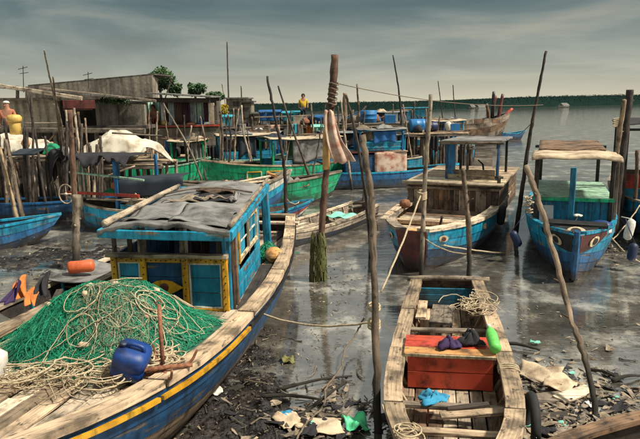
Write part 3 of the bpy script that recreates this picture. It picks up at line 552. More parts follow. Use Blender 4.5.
    for k in range(9):
        m=MB(); a=rng.rand()*6.28; x,y=-2.12+.7*math.cos(a)*rng.rand(),5.9+.6*math.sin(a)*rng.rand(); m.lathe([(.012,-.05),(.03,-.035),(.03,.035),(.012,.05)],(x,y,hn(x,y)+.03),rng.randn(3)*V(1,1,.3),8); m.build('net_float','paper',nt_,True)
    fz=lambda x,y:.925
    m=MB()
    strands(m,lambda x,y:.935,-2.15,5.02,.6,.2,80,26,.03,.0042,rng,.02,.4,amp=1.6,clip=cl)
    for k in range(14):
        a=rng.rand(); cx,cy=-2.75+1.25*a+rng.randn()*.06,4.85+.32*a+rng.randn()*.14; coil(m,(cx,cy,0),.07+.12*rng.rand(),1.8,.005+.005*rng.rand(),rng,lambda x,y:.935,.08,1.4,jig=.45)
    tag(m.build('rope_tangle','rope',None,True,kind='stuff'),'tangle of tan rope loops spread on the foredeck in front of the net','rope')
    m=MB()
    for k in range(5): coil(m,(-1.55+rng.randn()*.08,5.35+rng.randn()*.1,0),.11+.05*rng.rand(),2.2,.008,rng,lambda x,y:.95,.06,jig=.4)
    tag(m.build('rope_coil','rope',None,True),'pale rope coil beside the rusty anchor near the rail','rope')
    # blue jerrycan
    j=thing('jerrycan','blue plastic jerrycan lying among ropes at the front of the net','jerrycan',(-1.74,4.98,.94)); ax=unit((.35,-.25,1)); c0=V(-1.72,4.98,1.0)
    m=MB(); m.lathe([(.045,-.01),(.13,0),(.148,.03),(.148,.10),(.141,.115),(.148,.13),(.148,.21),(.13,.25),(.06,.262)],c0,ax,24,5.); b=m.build('body','pblue',j,True)
    u=unit(np.cross(ax,(0,1,0))); m=MB(); top=c0+ax*.248; m.tube(spline([top-u*.09,top-u*.07+ax*.05,top+u*.04+ax*.05,top+u*.06],5),.018,7); m.build('handle','pblue',j,True)
    m=MB(); m.lathe([(.035,0),(.035,.04),(.03,.045)],top+u*.1,ax,12); m.build('cap','pnavy',j,True)
    # anchor
    a=thing('anchor','rusty iron grapnel anchor leaning on the rope by the rail','anchor',(-1.4,4.98,.95)); s0=V(-1.42,5.0,1.02); m=MB(); m.tube([s0,s0+V(-.03,.12,.55)],.018,8); m.build('shank','rust',a,True)
    for k in range(4):
        an=k*1.571+.5; d=V(math.cos(an),math.sin(an),0); m=MB(); m.tube(spline([s0,s0+d*.12-V(0,0,.035),s0+d*.25+V(0,0,.0),s0+d*.32+V(0,0,.1)],5),np.linspace(.02,.011,16),7); m.build('fluke_arm','rust',a,True)
    m=MB(); q=s0+V(-.03,.12,.55); m.tube([q+V(.022*math.cos(i/12*6.283),0,.022*math.sin(i/12*6.283)+.015) for i in range(13)],.006,6); m.build('ring','rust',a,True)
    m=MB(); m.tube(spline([s0+V(-.3,-.1,-.02),s0+V(-.05,-.08,.03),s0+V(.25,.05,.0)],6),.02,7); m.build('stock','rust',a,True)
    m=MB(); ax=unit((.3,.2,1)); m.lathe([(.06,0),(.10,.02),(.115,.08),(.105,.16),(.11,.2),(.09,.27),(.05,.29)],(-2.98,4.98,.93),ax,16,3.); tag(m.build('foam_float','foam',None,True),'white foam float block at the left edge of the foredeck','float')
    m=MB(); m.lathe([(.03,0),(.055,.01),(.05,.045),(.02,.055)],(-2.95,5.75,1.02),(0.2,-.6,1),10,3.); tag(m.build('foam_scrap','foam',None,True),'small white foam piece lying on the green net at left','float')
big_boat()
# ================================================================== CANOE at left with gear
def left_canoe():
    T=Fr((-4.95,4.6),(-3.4,11.3)); h=Hull(T,.35,.47,.45,2.4,.06,.52,.05,.16,-.2,.25,2.,.5)
    t=thing('canoe','long narrow weathered canoe with pale rails lying left of the blue fishing boat','boat',(-4.1,8,0)); h.shell(t,['dark','tanhull','tealb'],nx=18); h.rail(t,'pale',.1,.04,.03,4,24); h.ribs(t,'tealb',[.1*i for i in range(2,10)]); h.planks_across(t,'grey',.05,.6,.12,16); 
    beam('thwart','brown',t,T(3.0,-.42,.46),T(3.0,.42,.46),.16,.03); beam('thwart','brown',t,T(4.9,-.4,.46),T(4.9,.4,.46),.16,.03)
    beam('bow_block','barkpale',t,T(6.55,-.09,.70),T(6.65,.09,.70),.25,.1)
    m=MB(); m.sheet(lambda u,v:T(4.55+1.2*u,-.5+1.0*v,.63+.035*math.sin(u*5+v*3)+.03*math.cos(v*6)),14,12,.02); tag(m.build('grey_tarp','tarp_grey',None,True),'grey tarp folded over the canoe, under the orange float','tarp')
    c=P(88,252,.72); m=MB(); m.lathe([(.03,0),(.09,.015),(.105,.05),(.1,.2),(.105,.36),(.09,.4),(.03,.42)],V(-4.15,9.52,.735),(1,.25,0.02),16); f=tag(m.build('float_drum','porange',None,True),'orange red cylindrical float lying on the grey tarp','float')
    def rag(name,label,cat,px,py,Y,w_,hh,mat,seed,lean=(0,.15)):
        q=D(px,py+3,Y); w_*=.8; hh*=.75; rng=np.random.RandomState(seed); a,b=rng.rand(2)*6
        m=MB(); m.sheet(lambda u,v:q+V((u-.5)*w_*(1-.6*v)+.25*w_*math.sin(v*2.5+a),.06*math.sin(u*9+a+v*3)+.25*v,hh*(v-.5)+.05*math.sin(u*5+b)*v-.04*math.sin(u*3.1)*v),10,10,.008); tag(m.build(name,mat,None,True),label,cat)
    rag('orange_cloth','crumpled bright orange cloth in the canoe at far left','cloth',17,287,7.5,.28,.3,'cloth_orange',1); rag('orange_cloth','smaller orange cloth scrap beside the black flag','cloth',28,297,7.2,.2,.16,'cloth_orange',2); rag('black_flag','black cloth flag propped upright in the canoe','flag',41,284,7.8,.24,.34,'cloth_black',3); rag('purple_cloth','dark purple cloth corner at the left edge','cloth',6,292,7.3,.22,.3,'cloth_purple',4)
    m=MB(); m.sheet(lambda u,v:T(2.1+1.1*u,-.5+.95*v,.58+.04*math.sin(u*9+v*5)+.03*math.sin(v*11)),16,12,.012); tag(m.build('white_sheet','tarp_white',None,True),'white plastic sheet spread in the canoe at the left edge','sheet')
    for k,(a,b,mt) in enumerate([((30,322),(62,300),'tan'),((38,318),(70,292),'grey'),((20,330),(80,295),'pale'),((48,312),(60,290),'dark')]):
        p=P(*a,.62); q=P(*b,.66); o=MB().beam(p,q,.09,.03,seg=4).build('loose_board',mt,None); tag(o,['pale tan board lying loose in the canoe','grey loose board in the canoe under the tarp edge','long pale board along the canoe rail','dark short board beside the black flag'][k],'board')
left_canoe()
# ================================================================== DINGHY (foreground right of centre)
def endplate(h,root,mat,t=1.):
    sec=[(1,1.),(1,.6),(1,.25),(1,0.),(-1,0.),(-1,.25),(-1,.6),(-1,1.)]; q=8; tr=[h.pt(t,sd,v,.0) for sd,v in sec]; m=MB()
    m.add(tr+[p+h.T.x*.05 for p in tr],[tuple(range(q)),tuple(range(q,2*q))[::-1]]+[(j,(j+1)%q,(j+1)%q+q,j+q) for j in range(q)]); return m.build('bow_plate',mat,root)
def dinghy():
    T=Fr((2.02,9.25),(.98,3.9),roll=.02); h=Hull(T,.53,.665,.6,2.6,.08,.42,.06,.12,-.15,.25,2.,.55,kbow=.2)
    t=thing('wooden_dinghy','open weathered wooden dinghy with wide plank rails on the mud, front centre','boat',(1.5,6.6,0)); h.shell(t,['dark','grey','tanhull'],'brown',nx=24); h.rail(t,'tan',.185,.05,.03,4,28)
    h.ribs(t,'tan',[.08+.075*i for i in range(11)],.045,.04); h.planks_along(t,'tan',.04,.93,.07,.15,.03,mats=['tan','tan','pale','grey','brown'],inset=.02,parts=3)
    m=MB(); a,b=T(.03,-.62,.52),T(.03,.66,.52); m.tube(spline([a,(a+b)/2+V(0,0,.02),b],6),.045,8,.06); m.build('stern_beam','barkpale',t,True)
    for k in range(3): beam('transom_board','teal',t,T(.09,-.5,.14+.1*k),T(.09,.5,.14+.1*k),.03,.095,up=(0,0,1))
    for x,mt in ((1.62,'grey'),(2.12,'dark'),(3.72,'grey'),(4.22,'tan')): w_=h.yw(x/T.L,.3)-.05; beam('cross_beam',mt,t,T(x,-w_,.27),T(x,w_,.27),.09,.045,seg=4)
    beam('seat_plank','grey',t,T(.75,-.05,.32),T(1.5,-.1,.32),.32,.035,seg=4); beam('seat_plank','tan',t,T(.5,-.36,.3),T(1.25,-.38,.3),.14,.03); beam('loose_plank','tan',t,T(3.98,-.12,.31),T(3.86,.5,.33),.12,.03); beam('loose_plank','dark',t,T(3.9,-.05,.34),T(3.8,.35,.36),.06,.03)
    for k in range(3): beam('loose_plank','brown',t,T(3.4+.2*k,.52-.02*k,.14),T(4.5,.42-.1*k,.3),.07,.03)
    # red chest (engine box)
    c=thing('red_chest','big red orange wooden chest set across the middle of the dinghy','chest',T(2.72,0,.1)); x0,x1,y0,y1,z0,z1=2.42,2.98,-.48,.46,.1,.48
    for k in range(2): beam('front_board','porangebox',c,T(x1,y0,z0+.1+.2*k),T(x1,y1,z0+.1+.2*k),.03,.195,up=(0,0,1),seg=4)
    for k in range(2): beam('back_board','red',c,T(x0,y0,z0+.1+.2*k),T(x0,y1,z0+.1+.2*k),.03,.195,up=(0,0,1))
    for y in (y0+.02,y1-.02): beam('side_board','red',c,T(x0+.02,y,z0+.2),T(x1-.02,y,z0+.2),.03,.39,up=(0,0,1))
    for k in range(3): beam('lid_board',['porangebox','red','orange'][k],c,T(x0+.10+.185*k,y0-.04,z1+.02),T(x0+.10+.185*k,y1+.03,z1+.02),.18,.03,seg=4)
    beam('lid_edge','cream',c,T(x1+.022,y0-.03,z1+.015),T(x1+.022,y1+.03,z1+.015),.02,.035)
    def crumple(name,label,c0,r,mat,seed,hgt=.1,cat='cloth'):
        rng=np.random.RandomState(seed); ph=rng.rand(6)*6.28; m=MB()
        def fn(u,v):
            a=u*6.2832; rr=v*r*(1+.28*math.sin(3*a+ph[0])+.16*math.sin(5*a+ph[1])); return c0+V(rr*math.cos(a),rr*.8*math.sin(a),hgt*(1-v*v)*(1+.45*math.sin(2*a+ph[2]+v*5)+.3*math.sin(6*a+ph[4]))+.012*math.sin(a*7+v*14))
        m.sheet(fn,28,9,.012); tag(m.build(name,mat,None,True),label,cat)
    crumple('purple_cloth','crumpled dark purple cloth on the red chest lid, left one',T(2.78,-.02,.535),.13,'cloth_purple',2,.07); crumple('black_cloth','black crumpled cloth on the chest lid beside the green bottle',T(2.66,.22,.535),.14,'cloth_black',3,.1); crumple('blue_cloth','bright blue rag on the dinghy floor in front of the red chest',T(3.62,-.2,.29),.15,'cloth_blue',5,.05)
    b=thing('green_bottle','green plastic bottle lying tilted on the right end of the red chest','bottle',T(2.85,.46,.54)); ax=unit(T(2.30,.42,.78)-T(2.98,.5,.56)); c0=T(2.98,.49,.585)
    m=MB(); m.lathe([(.02,0),(.06,.012),(.066,.04),(.062,.12),(.066,.2),(.066,.27),(.045,.34),(.022,.37),(.02,.40)],c0,ax,14); m.build('body','pgreen',b,True); m=MB(); m.lathe([(.024,.40),(.024,.435)],c0,ax,10); m.build('cap','pwhite',b,True)
    rng=np.random.RandomState(6); m=MB()
    for k in range(15): p=T(.75+rng.rand()*.7,.36+rng.randn()*.1,0); coil(m,p,.08+.08*rng.rand(),2,.007,rng,lambda x,y:.34,.14,jig=.45)
    tag(m.build('rope_tangle','rope',None,True),'tangle of tan rope on the right side of the dinghy stern','rope')
    m=MB(); coil(m,T(4.75,-.42,.5),.09,4,.0075,rng,None,.05,jig=.5); m.tube(catenary(T(4.7,-.45,.55),T(4.2,-.66,.5),.04,8,.02),.011,5); tag(m.build('rope_lashing','rope',None,True),'rope lashing at the left front rail of the dinghy','rope')
    m=MB(); p=T(3.15,.66,.5); 
    for k in range(3): q=T(3.1+.05*k,.66,0); m.tube([V(q[0],q[1],.45)+T.y*(.11*math.cos(a)-.06)+V(0,0,.05*math.sin(a)) for a in np.linspace(0,6.283,17)],.010,5)
    tag(m.build('rope_lashing','rope',None,True),'rope bound round the right rail of the dinghy beside the chest','rope')
    m=MB(); c0=T(3.75,.765,.16); m.tube([c0+T.x*.26*math.cos(a)+V(0,0,.26*math.sin(a)) for a in np.linspace(0,6.283,29)],.048,10); tag(m.build('tyre_fender','rubber',None,True),'black rubber tyre hung against the right side of the dinghy','tyre')
dinghy()
# ================================================================== WOODEN CABIN BOAT (centre right)
def mid_boat():
    T=Fr((5.62,20.2),(1.85,11.5)); h=Hull(T,.9,1.17,.55,3.4,.30,.72,.15,.16,-.35,.4,2.,.5,kbow=.3)
    t=thing('cabin_boat','broad wooden boat with grey plank cabin wall and open wheelhouse, right of centre','boat',(3.6,15.8,0)); h.shell(t,['dark','dblue','blue','teal','tealb'],'brown',nx=26); bp=endplate(h,t,'redbrown'); h.rail(t,'pale',.24,.05,.03,4,28)
    bx=T.L+.14
    # painted eye on the bow quarter (left)
    def eye(t_,side,v,a,b,mat1,mat2,root,off=.03):
        c=h.pt(t_,side,v,off); e1=unit(h.pt(t_+.02,side,v)-h.pt(t_-.02,side,v)); e2=unit(h.pt(t_,side,v+.1)-h.pt(t_,side,v-.1)); nn=unit(np.cross(e1,e2))*(-side); nn=nn if nn@(T.y*side+T.x*.5)>0 else -nn
        for (s1,s2,mt,o) in ((a,b,mat1,0),(a*.4,b*.62,mat2,.012)):
            m=MB(); ring=[c+nn*o+e1*s1*math.cos(q/16*6.283)+e2*s2*math.sin(q/16*6.283) for q in range(16)]; m.add(ring+[p+nn*.012 for p in ring],[tuple(range(16))[::-1],tuple(range(16,32))]+[(q,(q+1)%16,(q+1)%16+16,q+16) for q in range(16)]); m.build('painted_eye' if o==0 else 'pupil',mt,root)
    eye(.965,-1,.80,.14,.075,'cream','redbrown',t); eye(.965,1,.80,.14,.075,'cream','redbrown',t)
    h.planks_across(t,'orange',.63,.99,.52,17,.04,mats=['orange','tan','pale','pale','brown'])
    beam('bow_crossbeam','tan',t,T(7.55,-1.1,.62),T(7.55,1.1,.62),.12,.12); beam('bow_crossbeam','orange',t,T(8.9,-.5,.70),T(8.9,.5,.70),.24,.05)
    # cabin
    X0,X1,W=1.6,5.8,1.13
    cab=MB(); cab.beam(T(X1-.05,-W,1.2),T(X1-.05,W,1.2),.08,.1); cab=cab.build('cabin','grey',t); n=17
    for i in range(n):
        y=-W+.02+(i+.5)*(2*W-.04)/n; beam('wall_board',R.choice(['grey','grey','brown','dark']),cab,T(X1,y,.44),T(X1,y,1.22+R.uniform(-.01,.01)),2*W/n-.012,.03,up=T.x)
    beam('wall_rail','grey',cab,T(X1+.03,-W,.52),T(X1+.03,W,.52),.03,.2,up=(0,0,1)); beam('wall_rail','grey',cab,T(X1+.03,-W-.03,1.17),T(X1+.03,W+.03,1.17),.06,.07)
    for sd in (1,-1):
        for k in range(5): beam('side_board','grey' if sd<0 else 'brown',cab,T(X0,sd*W,.5+.16*k),T(X1-.02,sd*W,.5+.16*k),.03,.15,up=(0,0,1))
    for i in range(14):
        x=X0+(i+.5)*(X1+.12-X0)/14; beam('top_board','cream' if i>9 else 'tan',cab,T(x,-W-.1,1.285),T(x,W+.1,1.285),(X1+.12-X0)/14-.01,.045,up=(0,0,1),seg=3)
    m=MB(); m.tube([T(X1+.1,-W-.12,1.3),T(X1+.1,W+.12,1.3)],.045,8,.06); m.build('edge_log','barkpale',cab,True)
    # wheelhouse
    x0,x1,w0,w1,zr=3.0,5.0,-.30,.98,2.22
    for x in (x0,x1):
        for y in (w0,w1): beam('wheelhouse_post','blue' if x==x1 else 'dark',t,T(x,y,1.3),T(x,y,zr),.07,.07,up=T.x)
    beam('wheelhouse_panel','royal',t,T(x1,w0+.12,1.3),T(x1,w0+.12,zr),.2,.03,up=T.x); beam('wheelhouse_panel','blue',t,T(x1-.3,w1-.02,1.3),T(x1-.3,w1-.02,zr),.36,.03,up=T.y); beam('notice_panel','pwhite',t,T(x1+.025,w1-.06,1.62),T(x1+.025,w1-.06,2.1),.11,.02,up=T.x); beam('wheelhouse_post','grey',t,T(x1-.5,w0+.45,1.3),T(x1-.5,w0+.45,zr),.06,.06,up=T.x)
    for k in range(2): beam('front_board','grey',t,T(x1,w0-.03,1.38+.125*k),T(x1,w1-.05,1.38+.125*k),.03,.12,up=(0,0,1))
    rf=MB(); rf.beam(T(x0-.2,(w0+w1)/2,zr+.05),T(x1+.25,(w0+w1)/2,zr+.08),w1-w0+.26,.05,seg=5,jit=.008); rf=rf.build('roof','tarp_grey',t); m=MB(); m.tube([T(x1+.22,w0-.15,zr+.05),T(x1+.22,w1+.16,zr+.06)],.045,8,.08); m.build('roof_edge','grey',rf,True)
    for y in (w0,w1): beam('roof_rafter','blue',rf,T(x0-.1,y,zr+.0),T(x1+.18,y,zr+.03),.05,.07)
    m=MB(); m.tube([T(X1-.15,W-.02,1.3),T(X1-.15,W-.02,1.5)],.045,8); m.tube([T(X1-.15,W-.12,1.46),T(X1-.15,W+.08,1.46)],.03,7); m.build('mooring_bitt','dark',t,True)
    m=MB(); m.tube([T(4.2,.55,1.31),T(4.15,.5,1.62),T(4.0,.35,1.72)],[.03,.025,.02],7); m.build('tiller','dark',t,True)
    for k,(x,y) in enumerate(((8.1,-1.05),(7.6,-1.12),(7.1,-1.1))): 
        m=MB(); m.beam(T(x-1.0,y,.82),T(x+.6,y+.15,.86),.13,.035,seg=4); tag(m.build('long_board',['pale','tan','pale'][k],None),['pale board on the left rail of the cabin boat, nearest the bow','tan board in the middle of three on the left rail of the cabin boat','pale board on the left rail, nearest the cabin wall'][k],'board')
    m=MB(); m.lathe([(.02,0),(.12,.03),(.14,.12),(.1,.2),(.03,.22)],T(6.9,-.9,.8),(0,0,1),12); tag(m.build('rust_pot','rust',None,True),'small rusty pot at the left rail of the cabin boat','pot')
    m=MB(); c0=T(6.15,1.26,.62); m.lathe([(.03,-.24),(.09,-.2),(.10,0),(.09,.2),(.03,.24)],c0,(0.1,0,1),10); tag(m.build('black_fender','rubber',None,True),'black fender hanging at the right rail of the cabin boat','fender')
    return T,h
mid_boat()
# ================================================================== BLUE BOAT WITH PAINTED EYES (right)
def eye_boat():
    T=Fr((7.55,18.4),(4.62,10.55)); h=Hull(T,.7,.95,.5,3.,.05,.72,.1,.22,-.3,.25,2.,.45,kbow=.35)
    t=thing('eye_boat','blue fishing boat with painted eyes on its bow under a cream canopy, at right','boat',(6.0,14.2,0)); h.shell(t,['dark','blue','royal','teal','tealb'],'dblue',nx=26,stem='royal'); h.rail(t,'tealb',.1,.045,.03,4,28,0,.985); h.planks_across(t,'dblue',.78,.93,.58,6,.03); h.planks_across(t,'dark',.1,.78,.4,24,.03)
    L=T.L
    # dark cap board and brow at the bow
    beam('cap_board','black',t,T(L-.72,-.52,.98),T(L-.72,.56,.96),.34,.07,seg=4); brow=MB(); A=[T(L-.5,-.40,.96),T(L-.5,.40,.96),T(L+.1,.05,.80),T(L+.1,-.05,.80),T(L-.5,-.2,.7),T(L-.5,.2,.7)]; brow.add(A,[(0,1,2,3),(1,5,2),(0,3,4),(4,3,2,5),(0,4,5,1)]); br=brow.build('bow_brow','black',t)
    def disc(c,n_,e1,a,b,mat,th,nm):
        n_=unit(n_); e1=unit(e1-n_*(e1@n_)); e2=np.cross(n_,e1); m=MB(); ring=[c+e1*a*math.cos(q/18*6.283)+e2*b*math.sin(q/18*6.283) for q in range(18)]; m.add(ring+[p+n_*th for p in ring],[tuple(range(18))[::-1],tuple(range(18,36))]+[(q,(q+1)%18,(q+1)%18+18,q+18) for q in range(18)]); m.build(nm,mat,t)
    up=unit(V(0,0,1)+T.x*.45); nf=unit(T.x+V(0,0,.35)); c=T(L-.10,0,.90); disc(T(L-.2,0,.905),V(0,0,1)*.8+T.x*.6,T.y,.17,.12,'cream',.03,'painted_eye'); disc(T(L-.18,-.01,.925),V(0,0,1)*.8+T.x*.6,T.y,.09,.075,'black',.03,'pupil')
    for sd in (1,-1):
        for (tt,v,a,b,mt,off,nm) in ((.95,.82,.19,.085,'cream',.034,'painted_eye'),(.95,.82,.10,.058,'black',.049,'pupil')):
            c=h.pt(tt,sd,v,off); e1=h.pt(tt+.02,sd,v)-h.pt(tt-.02,sd,v); e2=h.pt(tt,sd,v+.1)-h.pt(tt,sd,v-.1); nn=np.cross(e1,e2); nn=nn if nn@(T.y*sd)>0 else -nn; disc(c,nn,e1-e2*.5,a,b,mt,.012,nm)
        m=MB(); vs=[]; nq=8
        for i in range(nq+1):
            tt=.875+.125*i/nq; lo=.60+.30*(1-i/nq)**1.3
            for v in (lo,(lo+.97)/2,.97): vs.append(h.pt(tt,sd,v,.020))
            for v in (.97,lo): vs.append(h.pt(tt,sd,v,.008))
        m.add(vs,[(i*5+q,i*5+(q+1)%5,(i+1)*5+(q+1)%5,(i+1)*5+q) for i in range(nq) for q in range(5)]); m.build('painted_mask','black' if sd<0 else 'redbrown',t)
    # low cabin: blue boards, pale green top
    X1,W=6.35,.68; n=9
    cab=MB(); cab.beam(T(X1-.03,-W,1.2),T(X1-.03,W,1.2),.06,.08); cab=cab.build('cabin','dblue',t)
    for i in range(n): y=-W+(i+.5)*2*W/n; beam('wall_board','teal',cab,T(X1,y,.42),T(X1,y,1.22),2*W/n-.01,.03,up=T.x)
    for sd in (1,-1):
        for k in range(4): beam('side_board','teal',cab,T(3.6,sd*W,.5+.2*k),T(X1-.02,sd*W,.5+.2*k),.03,.19,up=(0,0,1))
    for i in range(9): x=3.6+(i+.5)*(X1+.15-3.6)/9; beam('roof_board','lgreen',cab,T(x,-W-.08,1.275+.0*i),T(x,W+.08,1.275),(X1+.15-3.6)/9-.008,.04,up=(0,0,1),seg=3)
    beam('roof_edge','green',cab,T(X1+.16,-W-.1,1.26),T(X1+.16,W+.1,1.26),.03,.075)
    # canopy
    for (x,y,mt,w_) in ((X1+.05,-W-.06,'dark',.09),(X1+.05,W+.04,'dark',.09),(X1-.15,W+.14,'grey',.07),(3.2,-W,'dark',.08),(3.2,W,'dark',.08)): beam('canopy_post',mt,t,T(x,y,.55),T(x,y,2.12),w_,w_,up=T.x)
    beam('bow_post','teal',t,T(X1+.75,-.06,.55),T(X1+.75,-.06,1.98),.11,.09,up=T.x)
    m=MB(); m.sheet(lambda u,v:T(5.2+1.5*u,-.86+1.72*v,2.18-.012*math.sin(u*7)+.012*math.sin(v*11)+.02*float(fbm(u*5,v*7,3))-.03*abs(2*v-1)**4-.05*(u>.97)),16,30,.03); cp=m.build('canopy','tarp_cream',t,True)
    m=MB(); m.sheet(lambda u,v:T(2.7+2.6*u,-.74+1.4*v,2.25+.012*math.sin(v*9)-.04*u),10,14,.03); m.build('canopy_rear','brown',cp,True)
    for x in (3.2,X1+.05): beam('canopy_rafter','dblue',cp,T(x,-.84,2.12),T(x,.84,2.12),.06,.07)
    beam('white_board','pwhite',t,T(X1+.12,-.5,.5),T(X1+.03,-.52,1.1),.28,.02,up=T.x)
    p=thing('blue_pot','round dark blue pot with lid on the foredeck of the eye boat','pot',T(7.05,.55,.62)); m=MB(); m.lathe([(.06,0),(.15,.02),(.2,.1),(.2,.2),(.16,.26)],T(7.05,.5,.62),(0,0,1),18); m.build('body','pnavy',p,True); m=MB(); m.lathe([(.215,.24),(.2,.275),(.1,.32),(.02,.335)],T(7.05,.5,.62),(0,0,1),18); m.build('lid','pblue',p,True); m=MB(); m.lathe([(.205,.1),(.207,.12),(.207,.15),(.2,.17)],T(7.05,.5,.62),(0,0,1),18); m.build('label_band','pwhite',p,True)
    for (x,y,z,mt,lab,ax,ln) in ((7.0,1.02,.78,'foam','cream foam fender hanging on the right rail of the eye boat',(.25,.1,1),.42),(7.2,1.08,.38,'pnavy','dark blue fender hanging lowest at the right of the eye boat',(.2,.1,1),.36),(7.15,-1.08,.5,'pnavy','dark fender hanging at the left rail of the eye boat',(-.5,.1,1),.36)):
        m=MB(); m.lathe([(.02,-ln/2),(.07,-ln/2+.03),(.085,-ln/4),(.085,ln/4),(.07,ln/2-.03),(.02,ln/2)],T(x,y,z),ax,12); q=T(x,y,z)+unit(ax)*ln/2; m.tube([q,T(x-.15,y*.86,1.0)],.01,5); tag(m.build('fender',mt,None,True),lab,'fender')
    rng=np.random.RandomState(12); m=MB()
    for k in range(4): coil(m,T(6.75+.05*k,-.86,.9+.1*k),.08,2,.014,rng,None,.1)
    tag(m.build('rope_bundle','rope',None,True),'pale rope bundle hung at the left rail of the eye boat','rope')
    m=MB(); c0=T(7.1,.02,.66); m.tube(spline([c0,c0+V(0,0,.2),c0+V(.05,0,.35)],4),.012,5); 
    for k in range(5): a=k*1.257; m.lathe([(.01,0),(.05,.01),(.045,.03)],c0+V(.05+.05*math.cos(a),.05*math.sin(a),.36),(math.cos(a)*.3,math.sin(a)*.3,1),8)
    tag(m.build('cream_flower','foam',None,True),'cream flower offering standing on the foredeck of the eye boat','flower')
eye_boat()
# ================================================================== OTHER BOATS
def simple(name,label,stern,bow,bm,zs,mats,rail='pale',inner='brown',deck=None,deckmats=('grey','tan','brown'),bs=.6,bowz=.3,stz=.1,keel=-.3,rake=.4,pw=2.3,tm=.45,nx=16,group='boats moored behind',railw=.1,z=0.,roll=0.,nd=14,stem=None,thw=()):
    T=Fr(stern,bow,z,roll); h=Hull(T,bm*bs,bm,tm,pw,.04,zs,stz,bowz,keel,rake,2.,.45); t=thing(name,label,'boat',((stern[0]+bow[0])/2,(stern[1]+bow[1])/2,z),group); h.shell(t,mats,inner,nx=nx,stem=stem); h.rail(t,rail,railw,.04,.025,2,16)
    if deck is not None: h.planks_across(t,'grey',.04,.93,deck,nd,.03,mats=list(deckmats))
    for x in thw: y=h.b(x)-.05; beam('thwart',R.choice(deckmats),t,T(T.L*x,-y,zs-.08),T(T.L*x,y,zs-.08),.18,.035)
    return t,T,h
def canopy(t,T,x0,x1,w_,z0,z1,post,roof,trim=None,pw=.06,sag=.05,rows=2,over=.15,nposts=2):
    for i in range(nposts):
        x=x0+(x1-x0)*i/(nposts-1)
        for y in (-w_,w_): beam('canopy_post',post,t,T(x,y,z0),T(x,y,z1),pw,pw,up=T.x)
    for sd in (-1,1):
        for q in range(3): zz=z0+.05+(z1-z0)*(.07+.135*q); beam('side_board',trim or post,t,T(x0+.03,sd*(w_-.01),zz),T(x1-.03,sd*(w_-.01),zz),.025,(z1-z0)*.13,up=(0,0,1),jit=.004)
        xa=x0+(x1-x0)*R.uniform(0,.35); xb=xa+(x1-x0)*R.uniform(.3,.6); ln=(z1-z0)*R.uniform(.35,.7); ph=R.random()*6; m=MB(); m.sheet(lambda u,v:T(xa+(xb-xa)*u,sd*(w_+.05+.03*math.sin(u*15+ph)),z1-.02-ln*v*(1+.12*math.sin(u*6+ph))),14,8,.012); m.build('side_cloth',R.choice(['cloth_black','tarp_navy','tarp_grey','tarp_cream','tarp_blue']),t,True)
    a,b=R.random()*6,R.random()*6
    m=MB(); m.sheet(lambda u,v:T(x0-over+(x1-x0+2*over)*u,-w_-over+2*(w_+over)*v,z1+.06-sag*math.sin(math.pi*u)+.05*(1-(2*v-1)**2)+.05*(float(fbm(u*7+a,v*4+b,4))-.47)),22,14,.02); c=m.build('canopy',roof,t,True)
    for q in range(5):
        x=x0+(x1-x0)*R.random(); y=R.uniform(-.6,.6)*w_; zz=z1+.09; m=MB()
        if q<2: m.beam(T(x-.5,y,zz+.03),T(x+R.uniform(.5,1.),y+R.uniform(-.2,.2),zz+.05),.1,.035,seg=3,jit=.01); m.build('roof_plank',R.choice(['grey','tan','brown']),c)
        else:
            a_,b_=R.random()*9,R.random()*9; m.sheet(lambda u,v:T(x-.3+.6*u,y-.25+.5*v,zz-.02+.15*math.sin(3.14*u)*math.sin(3.14*v)*(.5+float(fbm(u*4+a_,v*4+b_,3)))),12,12,.015); m.build('roof_bundle',R.choice(['tarp_cream','tarp_grey','rope_dark','cloth_black','tarp_navy']),c,True)
    for y in (-w_,w_): beam('canopy_beam',trim or post,c,T(x0-over*.8,y,z1),T(x1+over*.8,y,z1),.06,.06)
    for x in (x0,x1): beam('canopy_beam',trim or post,c,T(x,-w_-over*.8,z1-.06),T(x,w_+over*.8,z1-.06),.06,.06)
    return c
# rowing boat in the middle
t,T,h=simple('rowing_boat','open weathered rowing boat afloat in the middle of the channel',(1.32,17.2),(-1.55,12.95),.6,.34,['dark','dblue','grey'],'pale','grey',.06,('tan','pale','grey'),.75,.1,.1,-.15,.2,railw=.08,thw=(.25,.5,.72))
h.ribs(t,'pale',[.1*i for i in range(1,9)],.04,.03)
for k in range(5): y=.3-.15*k; beam('stern_slat','pale',t,T(2.6,y*.9,.30),T(3.6,y,.31),.07,.025)
m=MB(); m.sheet(lambda u,v:T(1.1+.75*u,-.28+.7*v,.33+.03*math.sin(u*8)+.03*math.sin(v*10)),10,10,.012); tag(m.build('mint_cloth','mint',None,True),'mint green cloth laid across the rowing boat','cloth')
m=MB(); m.beam(T(.15,-.25,.42),T(.15,.3,.46),.2,.2,seg=3,jit=.03); m.beam(T(.3,0,.42),T(1.0,.1,.5),.12,.06); m.tube([T(.12,.0,.4),T(.1,.05,.85)],.06,7,.1); m.build('stern_block','barkpale',t)
